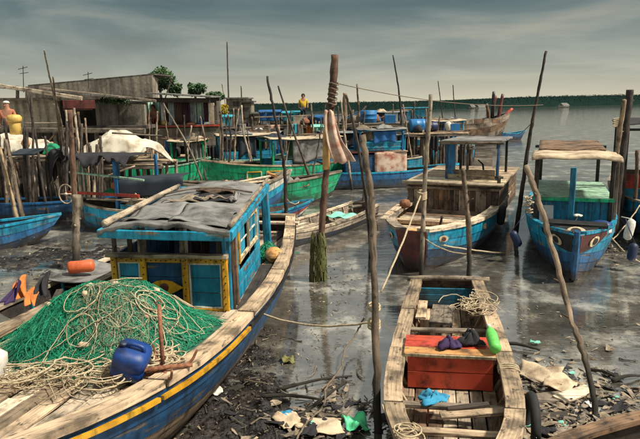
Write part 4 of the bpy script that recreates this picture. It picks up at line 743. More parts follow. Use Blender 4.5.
# striped bow
t,T,h=simple('striped_boat','low boat with white, red and blue stripes on its bow behind the teal post',(-3.1,15.3),(-.3,17.7),.5,.36,['dblue','royal','white','red','royal'],'tealb','dark',.1,('tan','grey'),.7,.12,.05,-.15,.2,railw=.06,thw=(.5,.8))
t,T,h=simple('white_decked_boat','boat with white foredeck and blue edge behind the grey roof',(-4.6,16.95),(-1.12,18.3),.72,.80,['dark','dblue','royal','tealb','white'],'white','dark',None,bowz=.52,rake=.5)
h.planks_along(t,'white',.1,.97,.0,.15,.03,mats=['white','white','cream','pwhite'],zf=lambda q:h.sh(q)-.03); h.rail(t,'pale',.1,.06,.05,2,16,.3,.98,'bow_log'); beam('hatch','red',t,T(2.6,-.15,.93),T(2.85,.12,.95),.16,.05); beam('hatch','redbrown',t,T(3.2,-.1,1.1),T(3.45,.1,1.12),.14,.06); beam('crossbeam','orange',t,T(3.4,-.4,1.2),T(3.4,.4,1.2),.1,.1)
t,T,h=simple('green_boat','dark green hulled boat with cluttered deck behind the leaning pole',(-4.6,19.7),(.55,20.5),.65,.72,['dark','green','green','green'],'grey','dark',.4,bowz=.3)
for k in range(26):
    x=R.uniform(.8,4.2); y=R.uniform(-.4,.4); m=MB(); 
    if k%3==0: m.lathe([(.03,0),(.12,.03),(.14,.14),(.1,.24),(.03,.26)],T(x,y,.45),(R.uniform(-.3,.3),0,1),9)
    elif k%3==1: m.beam(T(x,y,.5+R.random()*.2),T(x+R.uniform(.3,.9),y+R.uniform(-.3,.3),.5+R.random()*.35),.1,.04)
    else: a,b=R.random()*6,R.random()*6; m.sheet(lambda u,v:T(x+.5*u,y-.2+.4*v,.75+.12*math.sin(u*6+a)*math.sin(v*5+b)-.3*(u-.5)**2),7,7,.02)
    m.build(['gear_bundle','plank','sacking'][k%3],R.choice(['orange','foam','dark','tan','rust','tarp_grey','pale','cloth_black']),t,k%3!=1)
t,T,h=simple('green_canopy_boat','long bright green boat under a pale canopy with green posts',(1.3,24.6),(-4.1,22.3),.95,1.02,['dark','green','green','green','green'],'tan','dark',.6,bowz=.3,rake=.5,nx=20); canopy(t,T,.9,3.6,.75,.6,2.0,'green','tarp_cream','teal',.08,nposts=3)
for a,b in ((3.3,3.9),(4.1,4.6)):      # trim on the hull side: yellow and white frames
    for p,q in (((a,.62),(b,.62)),((a,.86),(b,.86)),((a,.62),(a,.86)),((b,.62),(b,.86))):
        y=lambda x,z:h.yw(x/T.L,z)+.03; beam('side_frame','yellow' if p[1]==q[1] else 'white',t,T(p[0],y(*p),p[1]),T(q[0],y(*q),q[1]),.04,.04)
for k in range(3): beam('side_bench','lgreen',t,T(1.2,-.6+.5*k,1.25),T(3.2,-.6+.5*k,1.25),.3,.05)
t,T,h=simple('bright_green_boat','short bright green boat between the white tarp and the leaning sticks',(-7.6,23.2),(-4.7,24.8),.75,1.0,['dark','green','green','green'],'lgreen','dark',.6,bowz=.2)
for k in range(4): beam('stern_board','green',t,T(-.07,-.4,.2+.22*k),T(-.07,.4,.2+.22*k),.03,.2,up=(0,0,1))
# blue boat with stained cream panel
t,T,h=simple('blue_cabin_boat','long blue boat with a stained cream panel on its low cabin, mid distance',(-.35,23.5),(5.6,24.5),.75,.62,['dark','dblue','royal','royal'],'tealb','dark',.4,bowz=.18,nx=20)
for k in range(5):
    beam('cabin_board','blue',t,T(1.3,-.55,.62+.16*k),T(2.45,-.55,.62+.16*k),.03,.155,up=(0,0,1)); beam('cabin_board','blue',t,T(1.3,.55,.62+.16*k),T(3.7,.55,.62+.16*k),.03,.155,up=(0,0,1)); beam('cabin_board','blue',t,T(3.7,-.5,.62+.16*k),T(3.7,.5,.62+.16*k),.03,.155,up=(0,0,1)); beam('cabin_board','blue',t,T(1.3,-.5,.62+.16*k),T(1.3,.5,.62+.16*k),.03,.155,up=(0,0,1))
m=MB(); m.sheet(lambda u,v:T(2.45+1.3*u,-.58-.03*math.sin(u*5)-.02*v,1.42-.82*v),12,10,.03); m.build('side_panel','cloth_stain',t,True)
for i in range(8): x=1.2+(i+.5)*2.6/8; beam('roof_board','redbrown' if i<5 else 'tan',t,T(x,-.62,1.43),T(x,.62,1.43),.31,.04)
canopy(t,T,1.9,3.6,.5,1.43,2.25,'royal','tarp_grey','teal',.07); 
for k in range(2): beam('canopy_board','tealb',t,T(1.9,-.5,1.6+.2*k),T(3.6,-.5,1.6+.2*k),.03,.06)
# left: teal boat with ragged canopy
t,T,h=simple('teal_canopy_boat','teal boat with ragged dark canopy on posts and a red plank, left',(-3.4,15.6),(-6.9,16.75),.62,.62,['dark','teal','tealb','tealb'],'pale','dark',.3,bowz=.22,rake=.3)
for (x,y,mt,w_) in ((3.05,.5,'barkpale',.07),(2.55,-.5,'royal',.09),(1.9,.5,'royal',.09),(1.3,-.5,'royal',.08),(3.3,-.5,'grey',.06)): beam('canopy_post',mt,t,T(x,y,.3),T(x,y,2.02),w_,w_,up=T.x)
m=MB(); m.sheet(lambda u,v:T(1.5+2.0*u,-.65+1.3*v,2.05+.05*math.sin(u*13)*math.sin(v*4)-.34*(max(0,v-.8)/.2)*max(0.,2.2*float(fbm(u*16,1.,3))-.45)),60,16,.012); m.build('canopy','cloth_black',t,True)
beam('red_plank','red',t,T(1.2,.52,1.02),T(3.5,.5,1.06),.07,.08); beam('cream_plank','pale',t,T(1.1,.45,.92),T(2.8,.5,.9),.2,.035); beam('sloping_plank','lgreen',t,T(1.0,.55,1.45),T(3.3,.55,1.62),.06,.05); beam('blue_board','tealb',t,T(.4,.60,.66),T(1.75,.58,.68),.03,.22,up=(0,0,1)); beam('prop_board','cream',t,T(1.75,.45,.5),T(1.25,.45,.98),.3,.03,up=T.y)
m=MB(); m.lathe([(.03,0),(.14,.03),(.16,.12),(.1,.22),(.03,.24)],T(2.2,.1,1.1),(.2,0,1),10); m.build('cargo_sack','cloth_orange',t,True); m=MB(); m.sheet(lambda u,v:T(1.9+.8*u,-.3+.5*v,1.0+.2*math.sin(3.1*u)*math.sin(3.1*v)),8,8,.02); m.build('cargo_tarp','cloth_green',t,True)
m=MB(); m.sheet(lambda u,v:V(-5.35+1.75*u,15.75+.0*u,1.34+.09*u)+(V(0,.9*(1-v*2.2),.05) if v<.45 else V(0,.0,-.75*(v-.45)+0))+V(0,.03*math.sin(u*17+v*4)*(v>.4),0),30,16,.015); tag(m.build('navy_tarp','tarp_navy',None,True),'dark navy tarp hanging over the stern of the teal boat','tarp')
t,T,h=simple('blue_skiff','blue skiff on the mud at the far left edge under leaning poles',(-11.6,12.9),(-6.7,14.75),.66,.50,['dark','blue','royal','teal'],'tealb','dblue',.2,bowz=.2,railw=.08,thw=(.4,.7,.85))
beam('white_crate_board','pwhite',t,T(3.9,-.2,.42),T(4.3,-.2,.42),.3,.06)
t,T,h=simple('dark_blue_boat','dark blue boat lying behind the skiff and the thick stump',(-11.2,17.8),(-5.9,18.3),.6,.55,['dark','dblue','blue'],'royal','dark',.2,bowz=.15)
# right edge
t,T,h=simple('dark_canopy_boat','dark boat with black roof frame cut off by the right edge',(11.0,21.0),(7.55,12.9),.9,.75,['dark','dblue','teal','tealb'],'grey','dark',.4,bowz=.25); canopy(t,T,3.0,7.2,.75,.45,2.62,'dark','cloth_black','black',.1,nposts=3)
for k in range(5): beam('cabin_board','red' if k>2 else 'teal',t,T(6.0,-.7,.5+.19*k),T(6.0,.7,.5+.19*k),.03,.185,up=(0,0,1))
t,T,h=simple('dark_rail_boat','dark boat edge with brown rail in the bottom right corner',(6.4,5.55),(1.97,4.66),.5,.30,['dark','black'],'brown','dark',.05,bowz=.08,rake=.15,railw=.14,keel=-.15)
# ================================================================== MOORING POLES
def mp(label,base,top,wb,wt,mat,Yt=None,mid=(),z0=None,knots=3,name='mooring_pole',bend=.012,group='mooring poles'):
    b,tp=pp(base,top,Yt,z0); Y0,Y1=b[1],tp[1]; pts=[b]
    for (x,y) in mid: f=(base[1]-y)/(base[1]-top[1]); pts.append(D(x,y,Y0+(Y1-Y0)*f))
    pts.append(tp); wb*=.86; wt*=.86; return pole(name,label,mat,pts,[px_r(wb,Y0),px_r((wb+wt)/2,(Y0+Y1)/2),px_r(wt,Y1)],'pole',group,knots=knots,bend=bend)
mp('thick red brown pole at left, upright beside the teal boat',(77,252),(70,110),7.5,6,'barkred',None,[(75,200),(72,150)])
mp('pale bark stump wrapped around the foot of the red brown pole',(76,270),(77,195),9.5,9,'barkpale',None,[(76,230)])
mp('tall thin pale stick rising above the left house roof',(72,205),(44,50),4,1.6,'barkpale',14.,[(62,130),(52,88)])
mp('slim stick beside the tall thin pale stick, shorter',(66,205),(53,77),3.4,2,'bark',15.,[(60,140)])
mp('dark crooked pole with orange middle at the stern of the blue fishing boat',(287,262),(267,76),6,2.6,'barkdark',None,[(286,215),(284,165),(276,122)],bend=.02)
mp('thin dark stick leaning right beside the dark crooked pole',(317,200),(278,86),4,1.8,'barkdark',None,[(303,158),(291,125)])
g=mp('thick brown leaning pole with a stained cloth tied to it',(318,280),(335,55),7,9,'barkred',None,[(322,225),(327,160),(331,110)],knots=2)
mp('dark leaning stick against the thick pale trunk',(371,250),(346,95),5,2.6,'barkdark',12.,[(366,200),(357,140)])
mp('thick pale peeling trunk standing left of the dinghy',(379,433),(362,135),10.5,7.5,'bark',6.3,[(376,340),(373,240),(370,190)],knots=6,bend=.02)
mp('pale smooth pole at the left corner of the plank cabin',(421,276),(431,94),6.5,4.8,'barkpale',None,[(423,225),(426,165)])
mp('dark bark pole standing before the plank cabin wall',(469,282),(463,168),6.5,5.5,'bark',None,[(469,235),(466,200)])
mp('short dark stake between the two poles of the plank cabin',(437,262),(442,216),3.5,3,'barkdark')
mp('tall thin dark pole between the cabin boat and the eye boat',(515,236),(546,51),6.5,2.6,'barkdark',None,[(522,190),(530,135),(539,88)])
mp('long crooked grey pole leaning across the mud before the eye boat',(598,424),(526,166),7.5,6.5,'bark',7.6,[(587,365),(571,318),(553,248),(540,205)],knots=7,bend=.02)
mp('stout dark post at right, tallest of its cluster',(613,240),(630,90),9,8,'barkdark',None,[(619,180),(626,125)])
mp('second stout post leaning against the tallest right post',(606,236),(624,100),6,5,'bark',13.2,[(613,180)])
mp('slim red brown post at the right edge',(634,236),(637,150),5,4,'barkred')
mp('twiggy pole behind the blue drum in the middle distance',(405,180),(393,55),3.4,1.4,'barkdark',None,[(402,130),(399,92)],z0=0.)
mp('slim pole with forked top left of the blue drum',(362,172),(357,84),4,2,'bark',None,[(360,130)],z0=0.)
mp('thick short post with dark top behind the stained cloth',(343,172),(345,93),5.5,5,'bark',None,z0=0.)
mp('thin stick leaning left behind the dark leaning stick',(352,190),(341,100),3,1.8,'barkpale',None,z0=0.)
mp('thin straight mast left of the dark wooden boat',(446,140),(438,81),1.8,.9,'barkdark',None,z0=0.,knots=0)
mp('thin straight mast rising from the dark wooden boat',(457,140),(453,85),1.8,1,'barkdark',None,z0=0.,knots=0)
mp('very tall straight thin mast beside the house',(230,150),(227,42),2.4,1.4,'barkdark',None,z0=0.,knots=0,bend=.003)
mp('slanting thin mast leaning on the tall mast',(234,150),(222,84),2,1.4,'barkpale',None,z0=0.,knots=0)
mp('thin dark pole near the grey concrete block',(246,150),(241,86),2.,1.2,'barkdark',None,z0=0.,knots=0)
mp('pale stick leaning before the veranda, left one',(178,175),(152,98),2.6,1.8,'barkpale',None,z0=0.)
mp('long stick leaning right before the veranda',(205,190),(163,103),3,1.6,'barkpale',None,[(190,150)],z0=0.)
mp('stick crossing before the veranda curtains, leaning left at top right',(156,125),(172,78),2.,1.6,'barkpale',26.,z0=1.2)
mp('dark upright pole before the parapet',(188,190),(184,115),3,2.,'barkdark',None,z0=0.)
mp('grey upright pole at the bow of the green canopy boat',(224,188),(220,110),4,3,'bark',None,z0=0.)
mp('dark stake leaning on the green hull',(241,182),(235,150),3,2.6,'barkdark',None,z0=0.)
mp('upright stake beside the side frames of the green canopy boat',(247,180),(245,138),2.6,2.2,'bark',None,z0=0.)
mp('lone thin white stick near the blue drum',(394,160),(393,104),1.8,1.2,'barkpale',None,z0=0.,knots=0)
for i,(bx_,by,tx,ty,w_,mt) in enumerate([(22,240,0,148,5.5,'bamboo'),(31,242,6,140,5,'bark'),(4,205,-6,150,5,'bark'),(12,206,2,150,6,'barkdark'),(22,200,14,140,5,'bark'),(28,205,15,158,6,'barkred'),(36,206,20,146,6,'bark'),(42,200,38,145,5,'barkdark'),(48,205,34,150,5,'barkpale'),(56,206,44,145,5.5,'barkpale'),(60,203,48,150,4,'bark'),(35,205,30,140,4,'barkpale'),(18,207,26,150,5,'barkdark'),(47,198,52,142,4,'bark'),(64,200,62,130,4,'barkdark')]):
    b=P(bx_,by,0.); b[2]=float(mud_h(b[0],b[1])) if b[1]<18 else -.1; tp=D(tx,ty,b[1]+(1.2 if i<2 else .5)); o=pole('leaning_stake','',mt,[b,tp],[px_r(w_,b[1]),px_r(w_*.7,b[1])],'stake','rough stakes stacked upright at the left')
    o['label']='pale bamboo pole leaning across the blue skiff, leftmost' if i==0 else 'bark pole crossing the blue skiff beside the bamboo pole' if i==1 else 'rough wooden stake leaning in the dark stack behind the blue skiff'
for i,(x0,y0,x1,y1,Y,mt,w_) in enumerate([(26,150,31,92,17.5,'barkdark',3),(42,150,27,92,17.5,'barkdark',3),(16,150,4,118,17.,'barkdark',4),(85,150,74,108,18.5,'barkpale',3.5),(81,150,78,112,18.6,'brown',3.5),(86,150,85,118,18.5,'bark',2.6),(68,150,66,110,18.2,'barkpale',3)]):
    a=D(x0,y0,Y); a[2]=0.; tp=D(x1,y1,Y+.4); o=pole('frame_stick','',mt,[a,tp],[px_r(w_,Y),px_r(w_*.7,Y)],'stick','sticks before the house'); o['label']=['dark stick before the blank house wall, right of a crossing pair','dark stick before the blank house wall, left of a crossing pair','bent dark stick beside the yellow container','pale stick before the red board, leaning left','brown stick before the red board, nearly upright','short stick right of the red board','pale stick between the tall sticks and the red board'][i]
# things on the poles
tp=D(334,70,11.03)
m=MB(); rng=np.random.RandomState(21); c0=D(329,122,10.9); 
def clo(u,v):
    w_=.07+.12*v**.8; x=c0[0]-.0+.02*v+(u-.5)*w_*2+.26*v**2; y=c0[1]-.10-.045*math.sin(u*11+v*3)*(1-.4*v); z=c0[2]+.2-.95*v+.05*u*v+.02*math.sin(u*12)+.03*math.sin(v*9)*u; return V(x,y,z)
m.sheet(clo,16,22,.012); tag(m.build('stained_cloth','cloth_stain',None,True),'stained white cloth hanging from the thick leaning pole','cloth')
m=MB(); m.sheet(lambda u,v:V(c0[0]-.10+.12*u-.02*v,c0[1]-.02-.05*math.sin(u*5),c0[2]-.1-.75*v),8,14,.012); tag(m.build('ochre_cloth','cloth_ochre',None,True),'narrow ochre cloth strip hanging left of the stained cloth','cloth')
m=MB()
for k in range(5): q=D(334-.6*k,84+5*k,11.03); m.tube([q+V(.085*math.cos(a),.085*math.sin(a),.02*math.sin(a*2)) for a in np.linspace(0,6.283,13)],.014,5)
tag(m.build('rope_binding','rope_dark',None,True),'dark rope wound round the top of the thick leaning pole','rope')
m=MB(); rng=np.random.RandomState(22); b=P(318,280,0.)
for k in range(380):
    a=rng.rand()*6.28; z=.95*rng.rand(); r_=.085+.035*(1-z)+.03*rng.rand(); p=V(b[0]+r_*math.cos(a)+.02*z,b[1]+r_*math.sin(a),z); m.tube([p,p+V(.03*math.cos(a),.03*math.sin(a),-.08),p+V(.035*math.cos(a),.035*math.sin(a),-.2)],.011,3,cap=False,rnd=rng.rand())
tag(m.build('weed_skirt','weed',None),'green brown weed clinging to the foot of the thick leaning pole','weed')
m=MB(); c0=D(66,194,14.3); m.tube([c0+V(.17*math.cos(a),0,.23*math.sin(a)) for a in np.linspace(0,6.283,21)],.016,6); m.tube([c0+V(-.17,0,0),c0+V(.17,0,0)],.012,5); m.tube([c0+V(0,0,-.23),c0+V(0,0,.23)],.012,5); m.lathe([(.035,-.03),(.035,.03)],c0,(0,1,0),10); tag(m.build('wheel_rim','pale',None,True),'small pale spoked wheel hanging beside the red brown pole','wheel')
c0=P(24,240,.12); m=MB(); m.tube([c0+V(.34*math.cos(a),.1*math.sin(a),.2*math.sin(a)+.12) for a in np.linspace(0,6.283,25)],.05,8); tag(m.build('tyre','rubber',None,True),'old black tyre on the mud under the blue skiff','tyre')
# ================================================================== HOUSE ON STILTS
def bxp(m,x0,y0,x1,y1,Y,dep,rnd=None):
    a=D(x0,y1,Y); b=D(x1,y0,Y); c=D(x0,y0,Y); e=D(x1,y1,Y); x_0=(a[0]+c[0])/2; x_1=(b[0]+e[0])/2; z0=(a[2]+e[2])/2; z1=(b[2]+c[2])/2
    return m.box((x_0,Y,z0),(x_1,Y+dep,z1),0,rnd)
def pb(name,mat,parent,x0,y0,x1,y1,Y,dep): m=MB(); bxp(m,x0,y0,x1,y1,Y,dep); return m.build(name,mat,parent)
def house():
    Y=28.; a=D(-12,150,Y); b=D(221,150,Y); t=thing('stilt_house','long grey concrete house on stilts with open veranda full of curtains','house',((a[0]+b[0])/2,Y+2,0)); zf=2.35
    pb('wall','concpale',t,-14,99,58,128,Y-2,.25); pb('wall','conc',t,96,102.5,145,131,Y-1,.25); pb('wall','conc',t,104,102,118,131,Y-1.06,.3)
    pb('opening_shade_panel','concdark',t,58,100,98,131,Y+.6,.2);  # dark slab set back in the opening, coloured as the shade inside
    m=MB(); m.sheet(lambda u,v:D(28+126*u,87-11.5*u+(22+0*u)*v,Y+3),20,6,.3); m.build('upper_wall','conc',t); m=MB(); q0=D(154,76.5,Y+3); q1=D(154,104,Y+3); m.add([q0,q0+V(-.22,1.6,-.05),q1+V(-.22,1.6,0),q1],[(0,1,2,3)]); m.build('end_wall','concpale',t)
    # roofs: sheet by sheet
    for i in range(11): 
        x0,x1=28+126*i/11,28+126*(i+1)/11; f=lambda x:86.5-11.5*(x-28)/126; p,q=D(x0,f(x0),Y+2.8),D(x1+.6,f(x1+.6),Y+2.8); m=MB(); m.add([p,q,q+V(0,4,.08),p+V(0,4,.08),p+V(0,0,.07),q+V(0,0,.07),q+V(0,4,.15),p+V(0,4,.15)],[(0,3,2,1),(4,5,6,7),(0,1,5,4),(1,2,6,5),(2,3,7,6),(3,0,4,7)]); m.build('roof_sheet','concdark',t)
    for i in range(9):
        x0,x1=-6+124*i/9,-6+124*(i+1)/9; f=lambda x:92.5+9.2*(x)/118; p,q=D(x0,f(x0)-4,Y-2.4),D(x1+.5,f(x1)-4,Y-2.4); m=MB(); m.add([p,q,q+V(0,5,-.05),p+V(0,5,-.05),p+V(0,0,.06),q+V(0,0,.06),q+V(0,5,.01),p+V(0,5,.01)],[(0,3,2,1),(4,5,6,7),(0,1,5,4),(1,2,6,5),(2,3,7,6),(3,0,4,7)]); m.build('roof_sheet','tin',t)
    for i in range(7):
        x0,x1=146+64*i/7,146+64*(i+1)/7; f=lambda x:94+3.6*(x-146)/64; p,q=D(x0,f(x0),Y-.6),D(x1+.5,f(x1),Y-.6); m=MB(); m.add([p,q,q+V(0,3,.04),p+V(0,3,.04),p+V(0,0,.06),q+V(0,0,.06),q+V(0,3,.10),p+V(0,3,.10)],[(0,3,2,1),(4,5,6,7),(0,1,5,4),(1,2,6,5),(2,3,7,6),(3,0,4,7)]); m.build('roof_sheet','tin',t)
    for (xa,ya,xb,yb,YY,mt,w_) in ((-6,85,82,98.5,Y-2.6,'pale',.16),(-6,99.5,60,99.5,Y-2.2,'grey',.12),(40,88.5,156,101,Y-1.4,'grey',.12),(145,100,210,100.5,Y-.3,'dark',.2),(96,101,147,103,Y-1.2,'dark',.14)): beam('roof_beam',mt,t,D(xa,ya,YY),D(xb,yb,YY),.12,w_)
    for x in (18,19): beam('wall_post','grey',t,D(17.5,86,Y-2.15),D(17.5,99,Y-2.15),.1,.12) if x==18 else None
    # moss on the low roof edge
    rng=np.random.RandomState(31); m=MB()
    for k in range(260):
        p=D(rng.uniform(98,130),rng.uniform(99,103.5),Y-1.5)+V(0,rng.rand()*.5,0); s_=.06; d=rng.randn(3,3)*s_; m.add(p+d,[(0,1,2)],None,rng.rand())
    m.build('roof_moss','leaf',t,kind='stuff')
    # veranda
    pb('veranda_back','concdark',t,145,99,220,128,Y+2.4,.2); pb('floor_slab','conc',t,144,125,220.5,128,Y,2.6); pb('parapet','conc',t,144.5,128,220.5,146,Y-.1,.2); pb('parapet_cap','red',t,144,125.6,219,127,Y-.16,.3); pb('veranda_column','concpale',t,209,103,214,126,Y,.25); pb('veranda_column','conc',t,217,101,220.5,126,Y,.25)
    for k,(x0,x1,y1,mt) in enumerate(((146,157,124,'curtain_mint'),(160,165,121,'curtain_white'),(168,174,124,'curtain_grey'),(175,181,124,'curtain_brown'),(182.5,189,124,'curtain_violet'),(190,195.5,123,'curtain_grey'),(197,201,123,'curtain_mint'),(203,208,122,'curtain_violet'))):
        Yc=Y+(.25 if k else 1.6); p=D(x0,102,Yc); q=D(x1,102,Yc); zb=D(x0,y1,Yc)[2]; m=MB(); m.sheet(lambda u,v:p+(q-p)*u+V(0,.06*math.sin(u*22+k),-(p[2]-zb)*v),18,6,.012); m.build('curtain',mt,t,True)
    for i in range(4): x0=146+17*i; pb('back_panel',['curtain_mint','curtain_brown','curtain_violet','curtain_grey'][i],t,x0,102,x0+14,126,Y+2.3,.06)
    # stilts
    for i,x in enumerate(np.linspace(2,218,17)):
        for dy in (0,2.2): p=D(x,140,Y+dy-(1.6 if x<140 else .0)); beam('stilt',R.choice(['grey','dark','brown']),t,V(p[0],p[1],-.6),V(p[0]+R.uniform(-.05,.05),p[1],2.0 if x>140 else 2.3),.16,.16,up=(0,1,0))
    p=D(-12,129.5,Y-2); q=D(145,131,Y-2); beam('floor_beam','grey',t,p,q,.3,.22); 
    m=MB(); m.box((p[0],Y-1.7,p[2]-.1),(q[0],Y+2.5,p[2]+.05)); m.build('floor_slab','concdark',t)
    # dark panel added behind the stilts; its colour stands for the shade underneath
    pb('underside_shade_panel','concdark',t,-14,131,219,165,Y+2.7,.3)
    for k,(x,y,w_,hh,mt,lab) in enumerate(((163,122,7,6,'pyellow','yellow plastic bundle beside the seated person on the veranda'),(169,123,4,4,'pwhite','white bag beside the yellow bundle on the veranda'),(200,120,6,9,'tarp_blue','blue laundry bundle near the right end of the veranda'),(215,123,5,5,'pwhite','white bundle at the right end of the parapet'),(147,123,6,5,'curtain_white','pale bundle left of the seated person on the veranda'),(190,124,10,3,'shirt_orange','orange cloth lying on the parapet below the curtains'))):
        p=D(x,126,Y+.05); s_=Y/F; m=MB(); rr=w_*s_/2; m.lathe([(rr*.6,0),(rr,.04),(rr*1.02,hh*s_*.5),(rr*.6,hh*s_*.9),(rr*.1,hh*s_)],V(p[0],Y+.3,p[2]+.02),(0.05,0,1),10); tag(m.build('bundle',mt,None,True),lab,'bundle','bundles on the veranda')
    for x,y0,y1 in ((23,66,86),(88,72,82)): p=D(x,y1,Y+1); q=D(x,y0,Y+1); m=MB(); m.tube([p-V(0,0,.3),q],.02,5); m.tube([q+V(-.25,0,-.15),q+V(.2,0,-.05)],.015,4); m.tube([q+V(-.2,0,-.35),q+V(.22,0,-.3)],.015,4); tag(m.build('roof_aerial','dark',None),'thin television aerial on the roof at far left' if x==23 else 'thin short aerial on the long roof ridge','aerial')
house()
# ================================================================== PEOPLE (small, far)
def person(label,root,joints,parts,group=None):
    """joints: name->(pos,radius); edges fixed; skin modifier body as one surface"""
    t=thing('person',label,'person',root,group)
    E=[('pel','che'),('che','nec'),('nec','hea'),('hea','top'),('che','sl'),('sl','el'),('el','hl'),('che','sr'),('sr','er'),('er','hr'),('pel','kl0'),('kl0','kl'),('kl','fl'),('fl','tl'),('pel','kr0'),('kr0','kr'),('kr','fr'),('fr','tr')]
    def skin(name,edges,mat,k,parent):
        names=[]; 
        for a,b in edges:
            for q in (a,b):
                if q not in names: names.append(q)
        me=bpy.data.meshes.new(name); me.from_pydata([tuple(V(*joints[q][0])) for q in names],[(names.index(a),names.index(b)) for a,b in edges],[]); o=bpy.data.objects.new(name,me); col.objects.link(o); o.parent=parent
        md=o.modifiers.new('skin','SKIN'); sv=me.skin_vertices[0].data if me.skin_vertices else None
        if sv is None: bpy.context.view_layer.objects.active=o; sv=me.skin_vertices[0].data
        for i,q in enumerate(names): r=joints[q][1]*k; sv[i].radius=(r,r)
        sv[0].use_root=True; md.use_smooth_shade=True; s2=o.modifiers.new('sub','SUBSURF'); s2.levels=1; s2.render_levels=2; me.materials.append(MATS[mat]); return o
    body=skin('body',E,parts['skin'],1.,t)
    for nm,edges,mat,k in parts['wear']: skin(nm,edges,mat,k,t)
    m=MB(); hp=V(*joints['hea'][0])+np.array(t['_o']); m.lathe([(.02,.12),(.075,.105),(.1,.065),(.105,.035)][::-1] if parts.get('hn') else [(.02,.125),(.075,.11),(.1,.06),(.1,.02),(.085,-.05)][::-1],hp+V(0,.012 if parts.get('hn') else .032,.012),(0,.1 if parts.get('hn') else .45,1),12); m.build(parts.get('hn','hair'),parts['hair'],t,True)
    m=MB(); m.lathe([(.018,0),(.012,.03)],hp+V(0,-.1,-.02),(0,-1,-.3),6); m.build('nose',parts['skin'],t,True)
    for s_ in (-.037,.037): m=MB(); m.lathe([(.014,0),(.008,.012)],hp+V(s_,-.088,.015),(0,-1,0),6); m.build('eye','hair',t)
    return t
UP={'pel':((0,0,.92),.14),'che':((0,0,1.3),.155),'nec':((0,0,1.48),.06),'hea':((0,-.01,1.6),.095),'top':((0,0,1.68),.075),'sl':((-.2,0,1.4),.06),'el':((-.26,.02,1.14),.045),'hl':((-.25,-.08,.9),.035),'sr':((.2,0,1.4),.06),'er':((.26,.02,1.14),.045),'hr':((.25,-.08,.9),.035),'kl0':((-.1,0,.85),.09),'kl':((-.11,-.02,.48),.06),'fl':((-.11,0,.07),.042),'tl':((-.12,-.16,.035),.035),'kr0':((.1,0,.85),.09),'kr':((.11,-.02,.48),.06),'fr':((.11,0,.07),.042),'tr':((.12,-.16,.035),.035)}
SHIRT=[('pel','che'),('che','nec'),('che','sl'),('sl','el'),('che','sr'),('sr','er')]; PANTS=[('pel','kl0'),('kl0','kl'),('pel','kr0'),('kr0','kr')]
SIT=dict(UP); SIT.update({'pel':((0,0,.14),.14),'che':((0,-.06,.5),.155),'nec':((0,-.1,.68),.06),'hea':((.0,-.13,.8),.095),'top':((0,-.12,.88),.075),'sl':((-.2,-.07,.6),.06),'el':((-.26,-.2,.36),.045),'hl':((-.12,-.36,.32),.035),'sr':((.2,-.07,.6),.06),'er':((.27,-.15,.34),.045),'hr':((.2,-.36,.3),.035),'kl0':((-.12,-.08,.13),.09),'kl':((-.26,-.38,.32),.065),'fl':((-.2,-.3,.06),.042),'tl':((-.2,-.42,.035),.035),'kr0':((.12,-.08,.13),.09),'kr':((.26,-.38,.32),.065),'fr':((.2,-.3,.06),.042),'tr':((.2,-.42,.035),.035)})
q=D(153.5,126,28.3); person('bare chested person sitting hunched on the veranda in red shorts',(q[0],28.5,D(150,125.2,28.3)[2]),SIT,{'skin':'skin','hair':'hair','wear':[('shorts',PANTS,'red',1.1)]})
q=D(5.5,125,20.); person('person in orange shirt and white cap behind the yellow container',(q[0],20.2,1.85),UP,{'skin':'skin2','hair':'shirt_white','hn':'cap','wear':[('shirt',SHIRT,'shirt_orange',1.1),('trousers',PANTS,'dark',1.1)]})
q=D(303.5,119,31.); person('person in yellow shirt standing on the far jetty',(q[0],31.3,D(303.5,123.8,31.)[2]),{k:(tuple(.86*x for x in v[0]),v[1]*.9) for k,v in UP.items()},{'skin':'skin2','hair':'hair','wear':[('shirt',SHIRT,'shirt_yellow',1.12),('trousers',PANTS,'tarp_navy',1.1)]})
# ================================================================== JETTIES, RACKS, BACKGROUND
def jetty(label,x0,x1,Y0,Y1,z,nplank=12,nx=5,mats=('grey','tan','brown','dark'),rail=False,along=True):
    t=thing('jetty',label,'jetty',((x0+x1)/2,(Y0+Y1)/2,0),'jetties on stilts')
    for i in range(nplank):
        if along: y=Y0+(i+.5)*(Y1-Y0)/nplank; beam('deck_plank',R.choice(mats),t,V(x0+R.uniform(-.1,.1),y,z+R.uniform(-.01,.01)),V(x1+R.uniform(-.15,.15),y,z+R.uniform(-.03,.03)),(Y1-Y0)/nplank-.02,.05,seg=3,jit=.01)
        else: x=x0+(i+.5)*(x1-x0)/nplank; beam('deck_plank',R.choice(mats),t,V(x,Y0+R.uniform(-.15,.1),z),V(x,Y1,z+R.uniform(-.02,.02)),(x1-x0)/nplank-.02,.05,seg=3,jit=.01)
    for i in range(nx):
        for y in (Y0+.1,(Y0+Y1)/2,Y1-.1):
            x=x0+.1+(x1-x0-.2)*i/(nx-1)+R.uniform(-.08,.08); top=z+(R.uniform(.0,.55) if R.random()<.4 and y<Y0+.2 else -.03); m=MB(); m.tube(spline([V(x,y+.06,-.8),V(x+R.uniform(-.05,.05),y+.06,z*.5),V(x+R.uniform(-.06,.06),y+.06,top)],3),np.linspace(.07,.055,7),6,.08); m.build('stilt',R.choice(['bark','barkdark','barkpale']),t,True)
    for y in (Y0+.06,Y1-.06): beam('cross_beam','grey',t,V(x0,y,z-.09),V(x1,y,z-.09),.09,.1)
    if rail: beam('hand_rail','grey',t,V(x0,Y0+.06,z+.45),V(x1,Y0+.06,z+.5),.06,.06)
    return t
jetty('left jetty carrying the white tarp and yellow container',-11.2,-7.2,18.4,20.6,1.85,9,6)
jetty('drying rack jetty under the white tarp mound',-8.0,-5.1,19.6,21.6,1.45,8,5)
